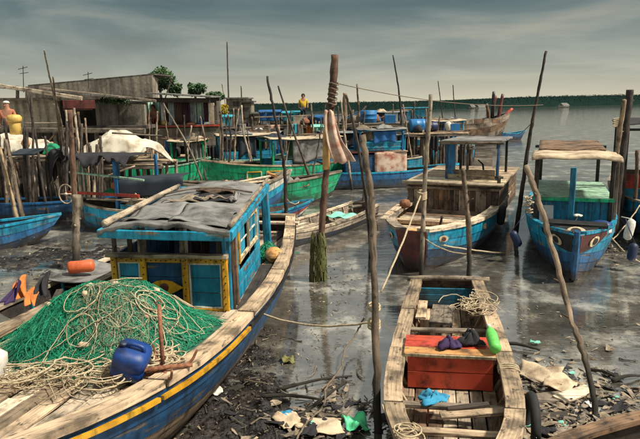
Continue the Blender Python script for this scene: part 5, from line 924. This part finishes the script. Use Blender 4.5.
jetty('shadowed jetty right of the veranda parapet, below the dark heap',-6.6,-2.6,29.,31.5,1.75,9,7,rail=True)
jetty('long jetty in the middle carrying the blue shelters',-3.2,1.2,30.5,33.,2.25,9,8,rail=True)
jetty('jetty below the upright blue drum',.6,4.6,29.5,31.5,2.3,8,7)
jetty('dark jetty below the lying blue barrel',3.6,6.6,26.4,28.2,1.95,8,7)
jetty('low walkway under the veranda parapet',-8.5,-4.6,25.6,27.2,1.15,7,7,along=False)
jetty('low dark walkway behind the blue cabin boat',4.6,7.4,28.4,29.4,1.2,6,7)
def heap(name,label,cat,c0,rx,ry,hgt,mat,seed,drop=.25,group=None):
    rng=np.random.RandomState(seed); ph=rng.rand(8)*6.28; m=MB()
    sup=[(0.,0.,1.)]+[(rng.uniform(-.62,.62),rng.uniform(-.5,.5),rng.uniform(.55,1.)) for _ in range(5)]
    def fn(u,v):
        a=u*6.2832; rr=v*(1+.12*math.sin(3*a+ph[0])+.09*math.sin(5*a+ph[1])+.05*math.sin(11*a+ph[3])); X_,Y_=rr*math.cos(a),rr*math.sin(a)
        z=max(max(0.,hh*(1-(math.hypot(X_-sx,Y_-sy)/.98)**1.7)) for sx,sy,hh in sup); cr=abs(float(fbm(X_*3.1+seed,Y_*3.1,3))-.45)
        return c0+V(rx*X_,ry*Y_,hgt*(z*1.05-.45*cr*(1-.5*v)+.05)-drop*max(0,v-.8)/.2*(.6+.5*math.sin(4*a+ph[6])))
    m.sheet(fn,72,26,.02); return tag(m.build(name,mat,None,True),label,cat,group)
heap('tarp_mound','big white tarp draped over a mound on the drying rack','tarp',V(-6.75,20.4,1.5),1.45,.95,1.0,'tarp_white',41,.35)
heap('white_tarp','white tarp heaped on the left jetty under the yellow container','tarp',V(-9.75,19.2,1.9),1.25,.7,.62,'tarp_white',42,.2)
heap('black_net_heap','black netting heap hanging at the edge of the left jetty','net',V(-7.85,18.35,1.8),.45,.35,.3,'cloth_black',43,.8)
heap('green_tarp','green tarp bundle on the jetty before the house wall','tarp',V(-8.35,18.95,1.9),.32,.3,.3,'cloth_green',44,.1)
heap('dark_tarp_heap','black tarp heap right of the house parapet','tarp',V(-4.35,29.4,1.8),.62,.5,.5,'cloth_black',45,.3)
m=MB(); m.sheet(lambda u,v:V(-7.55+.38*u,18.3+.05*math.sin(u*9),1.7-1.3*v),10,10,.012); tag(m.build('green_cloth','cloth_green',None,True),'long green cloth hanging below the black netting at left','cloth')
m=MB(); m.sheet(lambda u,v:D(8+26*u,153+4*v-1*u,16.2)+V(0,.7*(1-v),0.03),8,6,.03); tag(m.build('dark_board','tarp_navy',None),'flat dark sheet laid on top of the stake stack','board')
c0=D(18.5,128,19.5); y_=thing('yellow_container','yellow cream plastic container with wide lid on the left jetty','container',(c0[0],19.5,2.45)); m=MB(); m.lathe([(.1,0),(.17,.02),(.17,.36),(.15,.42)],V(c0[0],19.3,2.5),(0,0,1),16); m.build('body','pyellow',y_,True); m=MB(); m.lathe([(.19,.4),(.22,.44),(.22,.55),(.17,.62),(.05,.64)],V(c0[0],19.3,2.5),(0,0,1),16); m.build('lid','pyellow',y_,True)
c0=D(21,144,18.); m=MB(); m.lathe([(.02,-.14),(.09,-.11),(.14,0),(.09,.11),(.02,.14)],V(c0[0],18.3,c0[2]),(0,0,1),14); tag(m.build('round_buoy','ppeach',None,True),'round peach coloured buoy hanging at the left jetty','buoy')
c0=D(65,150,18.); m=MB(); m.lathe([(.02,-.18),(.08,-.15),(.1,0),(.08,.15),(.02,.18)],V(c0[0],18.05,c0[2]),(0,0,1),12); tag(m.build('hanging_float','foam',None,True),'white float hanging beside the black netting','float')
m=MB(); m.beam(D(63,104.5,19.),D(95,104.5,19.2),.05,.26,seg=4); m.beam(D(63,109,19.05),D(92,108,19.2),.05,.12); tag(m.build('red_board','redbrown',None),'weathered red board fixed across sticks before the house','board')
for (a,b,mt,lab) in (((24,123.5),(62,123),'grey','grey rail stick before the blank house wall'),((112,133),(162,136),'grey','thin stick lying across the white tarp mound'),((82,185),(135,166),'pale','pale sloping pole under the ragged dark canopy')):
    p,q=D(*a,19.2),D(*b,19.4); m=MB(); m.tube(spline([p,(p+q)/2,q],5),.03,6); tag(m.build('cross_stick',mt,None,True),lab,'stick')
# middle background shelters
def shelter(label,x0,y0,x1,y1,Y,dep,mat,post='grey',zb=None):
    p,q=D(x0,y0,Y),D(x1,y1,Y); t=thing('tarp_shelter',label,'shelter',((p[0]+q[0])/2,Y+dep/2,zb or q[2]),'tarp shelters on the jetty'); m=MB(); m.sheet(lambda u,v:V(p[0]+(q[0]-p[0])*u,Y-.02+.05*math.sin(u*14+v*3),p[2]+(q[2]-p[2])*v),18,8,.02); m.build('side_tarp',mat,t,True)
    m=MB(); m.sheet(lambda u,v:V(p[0]-.1+(q[0]-p[0]+.2)*u,Y-.1+(dep+.2)*v,p[2]+.05+.1*math.sin(3.14*v)),10,6,.03); m.build('roof_tarp',mat,t,True)
    for x in (p[0],q[0]):
        for y in (Y+.05,Y+dep): beam('post',post,t,V(x,y,zb or q[2]-.2),V(x,y,p[2]+.03),.06,.06,up=(0,1,0))
    return t
shelter('blue tarp shelter on the middle jetty',260,113,279,121,31.3,1.2,'tarp_blue',zb=2.27); shelter('teal tarp shelter right of the blue one on the middle jetty',283,114,299,121,31.4,1.2,'tarp_teal',zb=2.27); shelter('teal blue tarp shelter beside the house end',221,118,231,131,29.8,1.,'tarp_teal',zb=1.77); shelter('blue tarp shelter behind the stained cloth pole',316,118,331,130,30.,1.,'tarp_blue',zb=2.33); shelter('green roofed shelter left of the thick leaning pole',313,128,326,137,28.3,1.,'mint',zb=0.)
def hut(label,x0,y0,x1,y1,Y,dep,mat,roof,nm='hut'):
    p,q=D(x0,y0,Y),D(x1,y1,Y); t=thing(nm,label,'hut',((p[0]+q[0])/2,Y+dep/2,q[2])); m=MB(); m.box((p[0],Y,q[2]),(q[0],Y+dep,p[2])); w_=m.build('wall',mat,t); m=MB(); m.box((p[0]-.12,Y-.15,p[2]),(q[0]+.12,Y+dep+.1,p[2]+.08)); m.build('roof',roof,t); m=MB(); cx=(p[0]+q[0])/2; m.box((cx-.22,Y-.03,q[2]+(p[2]-q[2])*.25),(cx+.2,Y+.02,q[2]+(p[2]-q[2])*.75)); m.build('window','concdark',t)
    for x in (p[0]+.1,q[0]-.1):
        for y in (Y+.1,Y+dep-.1): beam('stilt','grey',t,V(x,y,-.6),V(x,y,q[2]+.02),.14,.14,up=(0,1,0))
hut('cream walled hut with flat roof beyond the tall mast',226,99,247,109,37.,3.,'concpale','tin'); hut('grey concrete block hut right of the cream hut',241.5,102.5,252.,123,34.,1.5,'conc','concdark'); hut('low pale block hut beside the grey block hut',252.5,114,259,123,33.5,1.5,'concpale','tin')
def drum(label,c0,ax,r_,ln,mat='pdrum',group='blue drums'):
    t=thing('drum',label,'drum',c0,group); m=MB(); prof=[(r_*.3,0),(r_*.93,.01*ln),(r_,.05*ln),(r_,.3*ln),(r_*1.04,.33*ln),(r_,.36*ln),(r_,.64*ln),(r_*1.04,.67*ln),(r_,.7*ln),(r_,.95*ln),(r_*.93,.99*ln),(r_*.3,ln)]; m.lathe(prof,c0,ax,18); m.build('body',mat,t,True); m=MB(); e=np.asarray(c0)+unit(ax)*ln; u=unit(np.cross(ax,(.3,.5,.2))); m.lathe([(r_*.16,0),(r_*.16,.05*ln)],e+u*r_*.5,ax,8); m.build('bung','pnavy',t,True); return t
q=D(368.5,123,30.2); drum('upright fat blue drum on a jetty in the middle distance',V(q[0],30.3,2.33),(0,0,1),.42,.62)
q=D(411,126,26.9); drum('lying blue barrel on the dark jetty',V(q[0]-.05,27.0,2.28),(1,.15,0),.29,.85)
q=D(428,129,27.); drum('dark blue barrel lying low behind the lying blue barrel',V(q[0]-.15,27.6,2.2),(1,.2,0),.22,.7,'pnavy')
# distant boats
t,T,h=simple('prow_boat','dark wooden boat with tall forked prow before the far bank',(7.9,45.),(14.2,46.4),1.15,1.7,['dark','dark','grey','brown','grey'],'grey','dark',1.0,bowz=.75,stz=.5,rake=.9,group='distant boats')
for (x,y,dx,hh,mt) in ((5.6,.35,.25,2.2,'redbrown'),(5.75,-.35,.3,2.3,'redbrown'),(6.2,0,.9,1.2,'red'),(5.2,0,-.25,1.6,'brown'),(5.5,.1,.05,2.5,'black')): m=MB(); m.tube(spline([T(x,y,1.6),T(x+dx*.4,y,1.6+hh*.5),T(x+dx,y,1.5+hh)],4),[.16,.16,.15,.14,.14,.13,.12,.12,.1],7,.1); m.build('prow_post',mt,t,True)
for k in range(7): beam('bulwark_board','grey' if k%2 else 'brown',t,T(.6+.7*k,-1.2,1.85),T(1.25+.7*k,-1.2,1.85),.06,.35,up=(0,0,1))
t,T,h=simple('small_blue_boat','tiny blue boat alone on the water right of the prow boat',(15.3,51.),(17.6,52.),.5,.55,['dark','dblue','royal'],'tealb','dark',.2,bowz=.2,group='distant boats')
t,T,h=simple('teal_wheelhouse_boat','distant teal boat with small wheelhouse before the pale water',(10.8,50.),(5.7,50.8),1.0,1.5,['dark','teal','tealb','tealb'],'white','dark',1.0,bowz=.5,group='distant boats')
for k in range(6):
    for sd in (-.6,.6): beam('wheelhouse_board','tealb',t,T(2.,sd,1.6+.2*k),T(3.6,sd,1.6+.2*k),.04,.19,up=(0,0,1)) if not (2<=k<=3 and sd<0) else None
    beam('wheelhouse_board','teal',t,T(3.6,-.6,1.6+.2*k),T(3.6,.6,1.6+.2*k),.04,.19,up=(0,0,1)) if k<2 or k>3 else None
beam('wheelhouse_roof','tealb',t,T(1.7,0,2.85),T(3.9,0,2.85),1.5,.08)
t,T,h=simple('moored_hull','dark flat hulled boat behind the jetty of the blue drum',(2.2,38.),(7.4,39.),1.0,1.5,['dark','dark','dblue','brown'],'grey','dark',1.,bowz=.35,group='distant boats'); canopy(t,T,1.,3.2,.7,1.3,2.7,'blue','tarp_grey','blue',.1)
t,T,h=simple('teal_moored_boat','dull teal canopy boat behind the green boats, left of centre',(-1.6,27.2),(-5.4,26.2),.8,.95,['dark','dblue','teal'],'lgreen','dark',.6,bowz=.25); canopy(t,T,.5,2.9,.6,.8,2.0,'teal','tarp_cream','teal',.09)
t,T,h=simple('blue_moored_boat','blue canopy boat between the green canopy boat and the stained cloth',(3.4,27.2),(-.9,26.2),.8,.95,['dark','blue','royal'],'tealb','dark',.6,bowz=.25); canopy(t,T,.7,3.4,.6,.8,2.05,'royal','tarp_grey','tealb',.09)
# clutter on the jetties: boxes, planks, cans
def clutter(label,cat,x0,x1,Y0,Y1,z,n,seed):
    rng=random.Random(seed)
    for i in range(n):
        x=rng.uniform(x0,x1); y=rng.uniform(Y0,Y1); k=rng.randint(0,3); m=MB(); mt=rng.choice(['grey','tan','brown','foam','pdrum','tarp_white','rust','cloth_black','pale','conc','rust','curtain_brown'])
        if k==0: s_=rng.uniform(.12,.3); m.box((x-s_,y-s_*.7,z),(x+s_,y+s_*.7,z+s_*rng.uniform(.8,1.6)),.02); nm='box'
        elif k==1: m.beam(V(x,y,z+.06),V(x+rng.uniform(-.9,.9),y+rng.uniform(-.3,.3),z+rng.uniform(.1,.9)),.12,.04); nm='loose_board'
        elif k==2: s_=rng.uniform(.12,.25); m.lathe([(s_*.5,0),(s_,.04),(s_,.35),(s_*.5,.42)],V(x,y,z),(rng.uniform(-.15,.15),0,1),10); nm='canister'
        else: s_=rng.uniform(.2,.4); m.lathe([(s_*.8,0),(s_,.06),(s_*.85,.2),(s_*.3,.34),(.02,.36)],V(x,y,z),(0,.1,1),9); nm='sack'
        cm={'box':'box','loose_board':'board','canister':'canister','sack':'sack'}[nm]; cw={'grey':'grey wooden','tan':'tan wooden','brown':'brown','foam':'off white','pdrum':'blue','tarp_white':'white','rust':'rusty','cloth_black':'black','pale':'pale','conc':'stone grey','curtain_brown':'dark brown'}[mt]; tag(m.build(nm,mt,None,k>1),f"{cw} { {'box':'box','loose_board':'loose board','canister':'canister','sack':'lumpy sack'}[nm]} in the clutter on {label}",cm,f'{cm}es and clutter on {label}' if cm=='box' else f'{cm}s in the clutter on {label}')
clutter('the shadowed jetty by the house end','c',-6.2,-2.8,29.1,31.2,1.78,12,1); clutter('the long middle jetty','c',-3.,1.,30.7,32.6,2.28,16,2); clutter('the jetty below the upright drum','c',.8,4.3,29.6,31.2,2.33,12,3); clutter('the dark jetty below the lying barrel','c',3.8,6.4,26.6,28.,1.98,7,4); clutter('the left jetty','c',-10.8,-7.6,18.7,20.,1.88,8,5); clutter('the low walkway under the parapet','c',-8.3,-4.8,25.8,27.,1.18,9,6)
# ================================================================== ROPES AND WIRES
def rope(label,a,b,sag,rad,mat='rope',wob=.01,name='mooring_rope',cat='rope'):
    m=MB(); m.tube(catenary(a,b,sag,18,wob),rad,5); return tag(m.build(name,mat,None,True),label,cat)
rope('rope strung low from the blue fishing boat to the pale trunk',P(258,312,.8),D(371,322,6.1),.10,.013); rope('long rope from the pale pole down to the mud left of the dinghy',D(422,192,11.2),P(381,292,.25)*1.0,.05,.018)
q=P(381,292,.25); rope('overhead wire from the thick leaning pole to the tall thin pole',D(335,83,11.03),D(543,105,14.3),.15,.008,'rope_dark',0.,'overhead_wire','wire'); rope('slack rope between the two poles before the plank cabin',D(424,238,11.2),D(469,254,10.9),.08,.012); rope('second rope tied low at the pale pole and trailing to the water at right',D(424,241,11.25),P(505,253,.03),.04,.016)
rope('thin line from the right post cluster to the eye boat',D(640,205,12.),D(612,240,11.4),.05,.012); rope('line from the small blue boat to the tall thin pole',V(15.8,51.1,.7),D(533,122,14.3),.4,.012,'rope_dark'); rope('thin rope from the eye boat bow to the mud',D(612,238,11.),P(640,262,.05),.05,.011); rope('line from the dark crooked pole to the striped boat',D(286,198,12.4),V(-.6,17.4,.5),.1,.012)
m=MB(); m.tube(spline([P(296,439,.09),P(306,424,.09),P(324,404,.09),P(326,388,.09),P(341,368,.10),P(345,350,.12),P(357,332,.2),P(364,318,.45)],8)+(NR.rand(57,3)-.5)*.018,.012,5); tag(m.build('mud_rope','rope_dark',None,True),'frayed dark rope running over the mud towards the pale trunk','rope')
m=MB(); q=D(376,322,6.)
for z in (0,.03,.06,.2,.23): c0=D(374,322,5.95)+V(0,0,z-.05); m.tube([c0+V(.06*math.cos(a),.06*math.sin(a),.015*math.sin(a)) for a in np.linspace(0,6.283,13)],.012,5)
tag(m.build('rope_binding','rope',None,True),'rope tied round the pale peeling trunk','rope')
m=MB()
for k in range(5): c0=D(422,192+k*1.5,11.2); m.tube([c0+V(.08*math.cos(a),.08*math.sin(a),.02*math.sin(a)) for a in np.linspace(0,6.283,13)],.017,5)
tag(m.build('rope_binding','rope',None,True),'pale rope wound round the pole at the plank cabin corner','rope')
m=MB(); m.tube([D(621-.0024*k,118+.15*k,15.)+V(.18*math.cos(k*.5),.14*math.sin(k*.5),0) for k in range(60)],.012,5)
tag(m.build('rope_binding','rope',None,True),'rope bound round the dark posts at right','rope')
# ================================================================== DEBRIS ON THE MUD
def litter():
    rng=np.random.RandomState(51); m=MB()
    def flake(x,y,s_,el,rnd,zo=.0):
        z=max(float(mud_h(x,y)),-.005)+zo; a=rng.rand()*6.28; d=V(math.cos(a),math.sin(a),rng.randn()*.18); e=V(-d[1],d[0],rng.randn()*.25); p=V(x,y,z+.012+.01*rng.rand()); ring=[p+d*s_*el*math.cos(q*1.257+.4*rng.randn())*(.7+.5*rng.rand())+e*s_*.6*math.sin(q*1.257+.4*rng.randn())*(.7+.5*rng.rand())+V(0,0,s_*.18*rng.randn()) for q in range(5)]; m.add([p+V(0,0,s_*.1)]+ring,[(0,q+1,(q+1)%5+1) for q in range(5)],None,rnd)
    def zone(n,cx,cy,sx,sy,smin,smax):
        for k in range(n): flake(cx+rng.randn()*sx,cy+rng.randn()*sy,rng.uniform(smin,smax),rng.uniform(.7,2.6),rng.rand()**1.6)
    zone(500,-.6,7.2,.6,1.5,.006,.02); zone(300,-.4,5.7,.7,.5,.006,.03); zone(700,2.7,6.1,.6,.6,.01,.05); zone(250,3.6,8.,1.,1.2,.008,.03); zone(400,-5.5,12.8,1.6,1.2,.015,.05); zone(250,.2,10.2,.4,1.3,.012,.03); zone(150,6.8,12.5,.5,.8,.02,.06)
    o=m.build('mud_litter','litter',None,kind='stuff'); tag(o,'small leaves, chips and scraps scattered over the mud','litter')
    m=MB()
    for k in range(90):
        c=[(-.5,7.,.6,1.4),(2.7,6.1,.6,.6),(-.2,5.7,.6,.5),(.1,6.3,.35,.3)][k%4]; x,y=c[0]+rng.randn()*c[2],c[1]+rng.randn()*c[3]; a=rng.rand()*6.28; ln=rng.uniform(.08,.4); pts=[]
        for i in range(5): q=(x+math.cos(a)*ln*i/4,y+math.sin(a)*ln*i/4); a+=rng.randn()*.15; pts.append((*q,max(float(mud_h(*q)),-.01)+.015+.02*rng.rand()))
        m.tube(pts,np.linspace(.008,.003,5)*rng.uniform(.6,1.8),4,.1,rnd=rng.rand()*.5)
    o=m.build('twig_litter','litter',None,kind='stuff'); tag(o,'dark twigs and roots strewn over the mud','litter')
litter()
def clods():
    rng=np.random.RandomState(61); m=MB(); base=np.array([(1,0,0),(-1,0,0),(0,1,0),(0,-1,0),(0,0,1),(0,0,-1)],float); fs=[(0,2,4),(2,1,4),(1,3,4),(3,0,4),(2,0,5),(1,2,5),(3,1,5),(0,3,5)]
    for k in range(3600):
        c=[(-1.0,6.6,.45,1.3),(-.5,5.4,.7,.5),(-.7,8.2,.3,1.),(2.7,5.9,.6,.5),(-.35,7.0,.5,1.2),(-5.5,12.6,1.2,.9)][k%6]; x,y=c[0]+rng.randn()*c[2],c[1]+rng.randn()*c[3]; z=float(mud_h(x,y))
        if z<-.035: continue
        s_=.008+.03*rng.rand()**3; v=base*s_*(.45+1.1*rng.rand(6,1))*(1.3,1,.55); a=rng.rand()*6.28; ca,sa=math.cos(a),math.sin(a); v=np.stack([v[:,0]*ca-v[:,1]*sa,v[:,0]*sa+v[:,1]*ca,v[:,2]],1)+V(x,y,max(z,-.01)+s_*.15); m.add(v,fs)
    tag(m.build('mud_clods','mud',None,False,kind='stuff'),'wet clods of dark mud between the boats','mud')
clods()
def driftwood(label,a,b,w_,mat,zo=.03):
    p,q=P(*a,0.),P(*b,0.); p[2]=max(0,float(mud_h(p[0],p[1])))+zo; q[2]=max(0,float(mud_h(q[0],q[1])))+zo; mid=(p+q)/2+V(0,0,.03); m=MB(); m.tube(spline([p,mid,q],6),np.linspace(px_r(w_,p[1]),px_r(w_*.5,q[1]),13),7,.15); tag(m.build('driftwood',mat,None,True),label,'driftwood')
driftwood('black forked branch on the mud below the frayed rope',(262,405),(322,402),5,'barkdark'); driftwood('dark root curving over the mud, centre bottom',(290,430),(345,385),5,'barkdark'); driftwood('thin black branch pointing at the pale trunk',(278,395),(352,378),4,'barkdark'); driftwood('dark driftwood stick right of the dinghy',(500,345),(540,352),4.5,'barkdark'); driftwood('driftwood branch beside the leaning pole foot',(590,372),(618,380),4,'barkdark'); driftwood('short dark log right of the leaning pole',(612,383),(640,378),5,'barkdark')
def board(label,c,w_,l,ang,mat,tilt=0.,zo=.03,name='mud_board',cat='board',th=.02,wavy=0.):
    p=P(*c,0.); p[2]=max(0.,float(mud_h(p[0],p[1])))+zo; d=V(math.cos(ang),math.sin(ang),0); e=V(-d[1],d[0],tilt); s_=R.random()*9
    m=MB(); m.sheet(lambda u,v:p+d*l*(u-.5)*(1+.06*math.sin(v*5+s_))+e*w_*(v-.5)*(1-.08*math.sin(u*4+s_)+.10*float(fbm(u*8,s_,3)))+V(0,0,wavy*(math.sin(u*6+s_)*math.sin(v*5+s_*2)+.4*math.sin(u*15+v*9))),12,9,th); tag(m.build(name,mat,None,wavy>0),label,cat)
board('flattened tan cardboard piece on the mud at the bottom, right one',(318,431),.28,.5,.1,'paper',0,.05,'cardboard','cardboard',.01,.02); board('torn cardboard piece at the bottom, left of the larger one',(288,427),.2,.26,.7,'paper',.2,.06,'cardboard','cardboard',.01,.03); board('crumpled pale wrapper beside the big boat on the mud',(212,399),.12,.24,.2,'foam',.1,.05,'wrapper','wrapper',.008,.03); board('small blue and red wrapper above the torn cardboard',(286,421),.07,.16,.4,'cloth_blue',.1,.09,'wrapper','wrapper',.008,.02); board('tan plywood slab right of the dinghy',(540,378),.3,.5,-.5,'tarp_cream',.25,.08,'plywood','board',.015,.03)
board('grey plank scrap right of the dinghy front',(555,400),.16,.5,.2,'grey',.1,.05); board('pale board scrap near the leaning pole foot',(574,398),.14,.5,.5,'pale',.15,.06); board('dark plank scrap before the brown rail',(545,420),.1,.5,.15,'dark',.1,.05); board('broad pale torn sheet by the leaning pole',(560,388),.28,.42,.9,'paper',.1,.07,'torn_sheet','sheet',.01,.03); board('thin grey slat between the dinghy and plywood slab',(528,408),.05,.5,.7,'grey',0,.05); board('weathered slat below the plywood slab',(520,395),.06,.45,-.6,'tan',0,.05)
for k,(x,y,mt) in enumerate(((530,428,'mint'),(512,426,'pgreen'),(590,408,'foam'),(535,345,'mint'))): board(['mint plastic scrap near the brown rail','green plastic scrap beside the dinghy bow','white plastic scrap at the foot of the leaning pole','mint scrap floating right of the dinghy'][k],(x,y),.08,.13,k,mt,.1,.05,'plastic_scrap','plastic',.006,.015)
board('crumpled green plastic bag at the foot of the pale trunk',(356,429),.2,.24,.3,'pbag',.2,.08,'plastic_bag','bag',.008,.05); board('ochre mossy rag on the mud in mid channel',(288,362),.14,.16,.3,'weed',.1,.04,'rag','cloth',.01,.03)

# ---- thin posts and hung cloths that crowd the jetties
rng_=random.Random(77)
for i in range(34):
    reg=[(222,300,28.2,30.3),(300,345,28.,30.),(345,400,28.6,31.8),(400,450,26.,29.5)][i%4]; px=rng_.uniform(reg[0],reg[1]); Y=rng_.uniform(reg[2],reg[3]); ty=rng_.uniform(108,132); tp=D(px+rng_.uniform(-5,5),ty,Y+.2); b=D(px,150,Y); b[2]=-.1
    w_=rng_.uniform(1.5,3.2); pole('jetty_post',['thin post standing among the jetties by the house end','thin post among the jetties behind the stained cloth','thin post among the jetties around the upright blue drum','thin post among the jetties around the lying blue barrel'][i%4],rng_.choice(['bark','barkdark','barkdark','barkpale']),[b,tp],[px_r(w_,Y),px_r(w_*.8,Y)],'post',['thin posts by the house end','thin posts behind the stained cloth','thin posts around the upright drum','thin posts around the lying barrel'][i%4],n=6,knots=1)
for k,(x0,y0,x1,y1,Y,mt,lab) in enumerate([(236,124,246,134,29.05,'tarp_grey','grey cloth hung on the jetty below the grey block hut'),(268,125,280,133,30.45,'cloth_stain','stained pale cloth hung on the long middle jetty'),(290,124,297,135,30.4,'tarp_teal','teal cloth hung on the long middle jetty'),(306,126,313,136,30.4,'cloth_orange','orange cloth hung on the middle jetty below the yellow shirt'),(338,128,350,140,29.4,'tarp_navy','navy cloth hung below the upright drum'),(382,126,392,137,29.4,'tarp_cream','cream cloth hung on the jetty right of the upright drum'),(430,136,438,150,26.35,'cloth_black','black cloth hung from the dark jetty'),(196,146,205,158,25.5,'tarp_cream','cream cloth hung from the low walkway'),(165,140,176,152,25.5,'tarp_blue','blue cloth hung from the low walkway at left'),(208,146,216,160,25.5,'cloth_black','black cloth hung from the low walkway at right')]):
    p,q=D(x0,y0,Y),D(x1,y1,Y); m=MB(); m.sheet(lambda u,v:V(p[0]+(q[0]-p[0])*u,Y+.04*math.sin(u*13+k),p[2]+(q[2]-p[2])*v*(1-.15*math.sin(u*7+k))),14,8,.015); tag(m.build('hung_cloth',mt,None,True),lab,'cloth')

rng_=random.Random(91)
for i in range(26):
    px=rng_.uniform(60,104) if i<12 else rng_.uniform(0,60) if i<19 else rng_.uniform(150,222); Y=rng_.uniform(17.6,18.2) if i<19 else rng_.uniform(25.0,25.5); b=D(px,190,Y); b[2]=-.1; tp=D(px+rng_.uniform(-9,9),rng_.uniform(118,150) if i<19 else rng_.uniform(122,146),Y+.3); w_=rng_.uniform(2,4.5)
    pole('rack_stick',['thin rough stick in the rack behind the red brown pole','thin rough stick behind the stake stack at the left edge','thin rough stick before the low walkway under the parapet'][0 if i<12 else 1 if i<19 else 2],rng_.choice(['bark','barkdark','barkpale','barkdark','barkdark']),[b,tp],[px_r(w_,Y),px_r(w_*.7,Y)],'stick',['sticks in the rack behind the red brown pole','sticks behind the stake stack','sticks before the low walkway'][0 if i<12 else 1 if i<19 else 2],n=6,knots=1)

# ---- more hulls in the crowded middle band
for (lab,st,bw,bm,zs,mats,rl,post,roof,x0,x1) in [('blue boat tied up before the long middle jetty',(-4.2,28.5),(-.4,28.1),.6,.95,['dark','dblue','royal','royal'],'tealb','royal','tarp_grey',.6,2.4),('teal boat with grey roof behind the stained panel boat',(4.4,26.0),(.8,25.7),.5,.9,['dark','teal','tealb'],'pale','teal','tarp_grey',.8,2.3),('teal boat with cream roof beyond the lying barrel',(8.6,34.),(4.6,33.2),.8,1.2,['dark','teal','tealb'],'white','tealb','tarp_cream',.8,2.6),('blue boat beyond the upright drum',(4.2,35.5),(.4,35.),.8,1.4,['dark','blue','royal'],'tealb','royal','tarp_blue',.9,2.6),('green hull before the low walkway',(-4.3,25.3),(-7.6,25.35),.42,.8,['dark','green','green'],'tan','green','tarp_cream',.5,1.8)]:
    t,T,h=simple('moored_boat',lab,st,bw,bm,zs,mats,rl,'dark',.5,bowz=.3,nx=12); canopy(t,T,x0,x1,bm*.75,.6,zs+1.05,post,roof,post,.08)
rng_=random.Random(131)
for i in range(30):
    reg=[(150,225,22.5,25.6),(225,300,21.4,27.8),(300,350,21.3,27.8),(390,445,25.2,28.)][i%4]; px=rng_.uniform(reg[0],reg[1]); Y=rng_.uniform(reg[2],reg[3]); b=D(px,180,Y); b[2]=-.1; tp=D(px+rng_.uniform(-12,12),rng_.uniform(98,142),Y+.4); w_=rng_.uniform(1.6,3.2)
    pole('mooring_stick',['slim crooked stick among the boats before the veranda','slim crooked stick among the green boats','slim crooked stick around the stained cloth pole','slim crooked stick left of the plank cabin boat'][i%4],rng_.choice(['bark','barkdark','barkdark','barkpale']),[b,tp],[px_r(w_,Y),px_r(w_*.55,Y)],'stick',['slim sticks before the veranda','slim sticks among the green boats','slim sticks around the stained cloth','slim sticks left of the plank cabin boat'][i%4],n=6,knots=2,bend=.03)
# ---- rubbish washed up at the bottom
def rubbish(name,label,mat,n,seed,zones,smin,smax,asp):
    rng=np.random.RandomState(seed); m=MB()
    for k in range(n):
        c=zones[k%len(zones)]; x,y=c[0]+rng.randn()*c[2],c[1]+rng.randn()*c[3]; z=max(float(mud_h(x,y)),0.)+.02+.03*rng.rand(); a=rng.rand()*6.28; d=V(math.cos(a),math.sin(a),rng.randn()*.15); e=V(-d[1],d[0],rng.randn()*.2); s_=rng.uniform(smin,smax); ph=rng.rand(3)*6
        m.sheet(lambda u,v:V(x,y,z)+d*s_*asp*(u-.5)*(1+.25*math.sin(v*4+ph[0]))+e*s_*(v-.5)*(1+.25*math.sin(u*5+ph[1]))+V(0,0,s_*.14*math.sin(u*5+ph[2])*math.sin(v*4+ph[0])),5,4,.006)
    tag(m.build(name,mat,None,kind='stuff'),label,'rubbish')
ZR=[(2.75,5.85,.42,.35),(3.1,6.3,.6,.5),(2.35,5.5,.2,.3)]; ZC=[(-.25,5.6,.5,.28),(.05,5.9,.3,.3)]
rubbish('paper_rubbish','pale torn paper and card strewn on the mud beside the dinghy','paperdirty',110,71,ZR+ZR+ZC,.025,.10,1.6); rubbish('plank_rubbish','grey splintered wood bits on the mud at the lower right','grey',110,72,ZR+ZR+ZC,.015,.06,5.); rubbish('dark_rubbish','blackened rags and bark on the mud at the bottom','cloth_black',90,73,ZR+ZC,.03,.11,2.); rubbish('plastic_rubbish','bits of mint and white plastic on the mud at the bottom','mint',6,74,ZR+ZC,.03,.09,1.4)
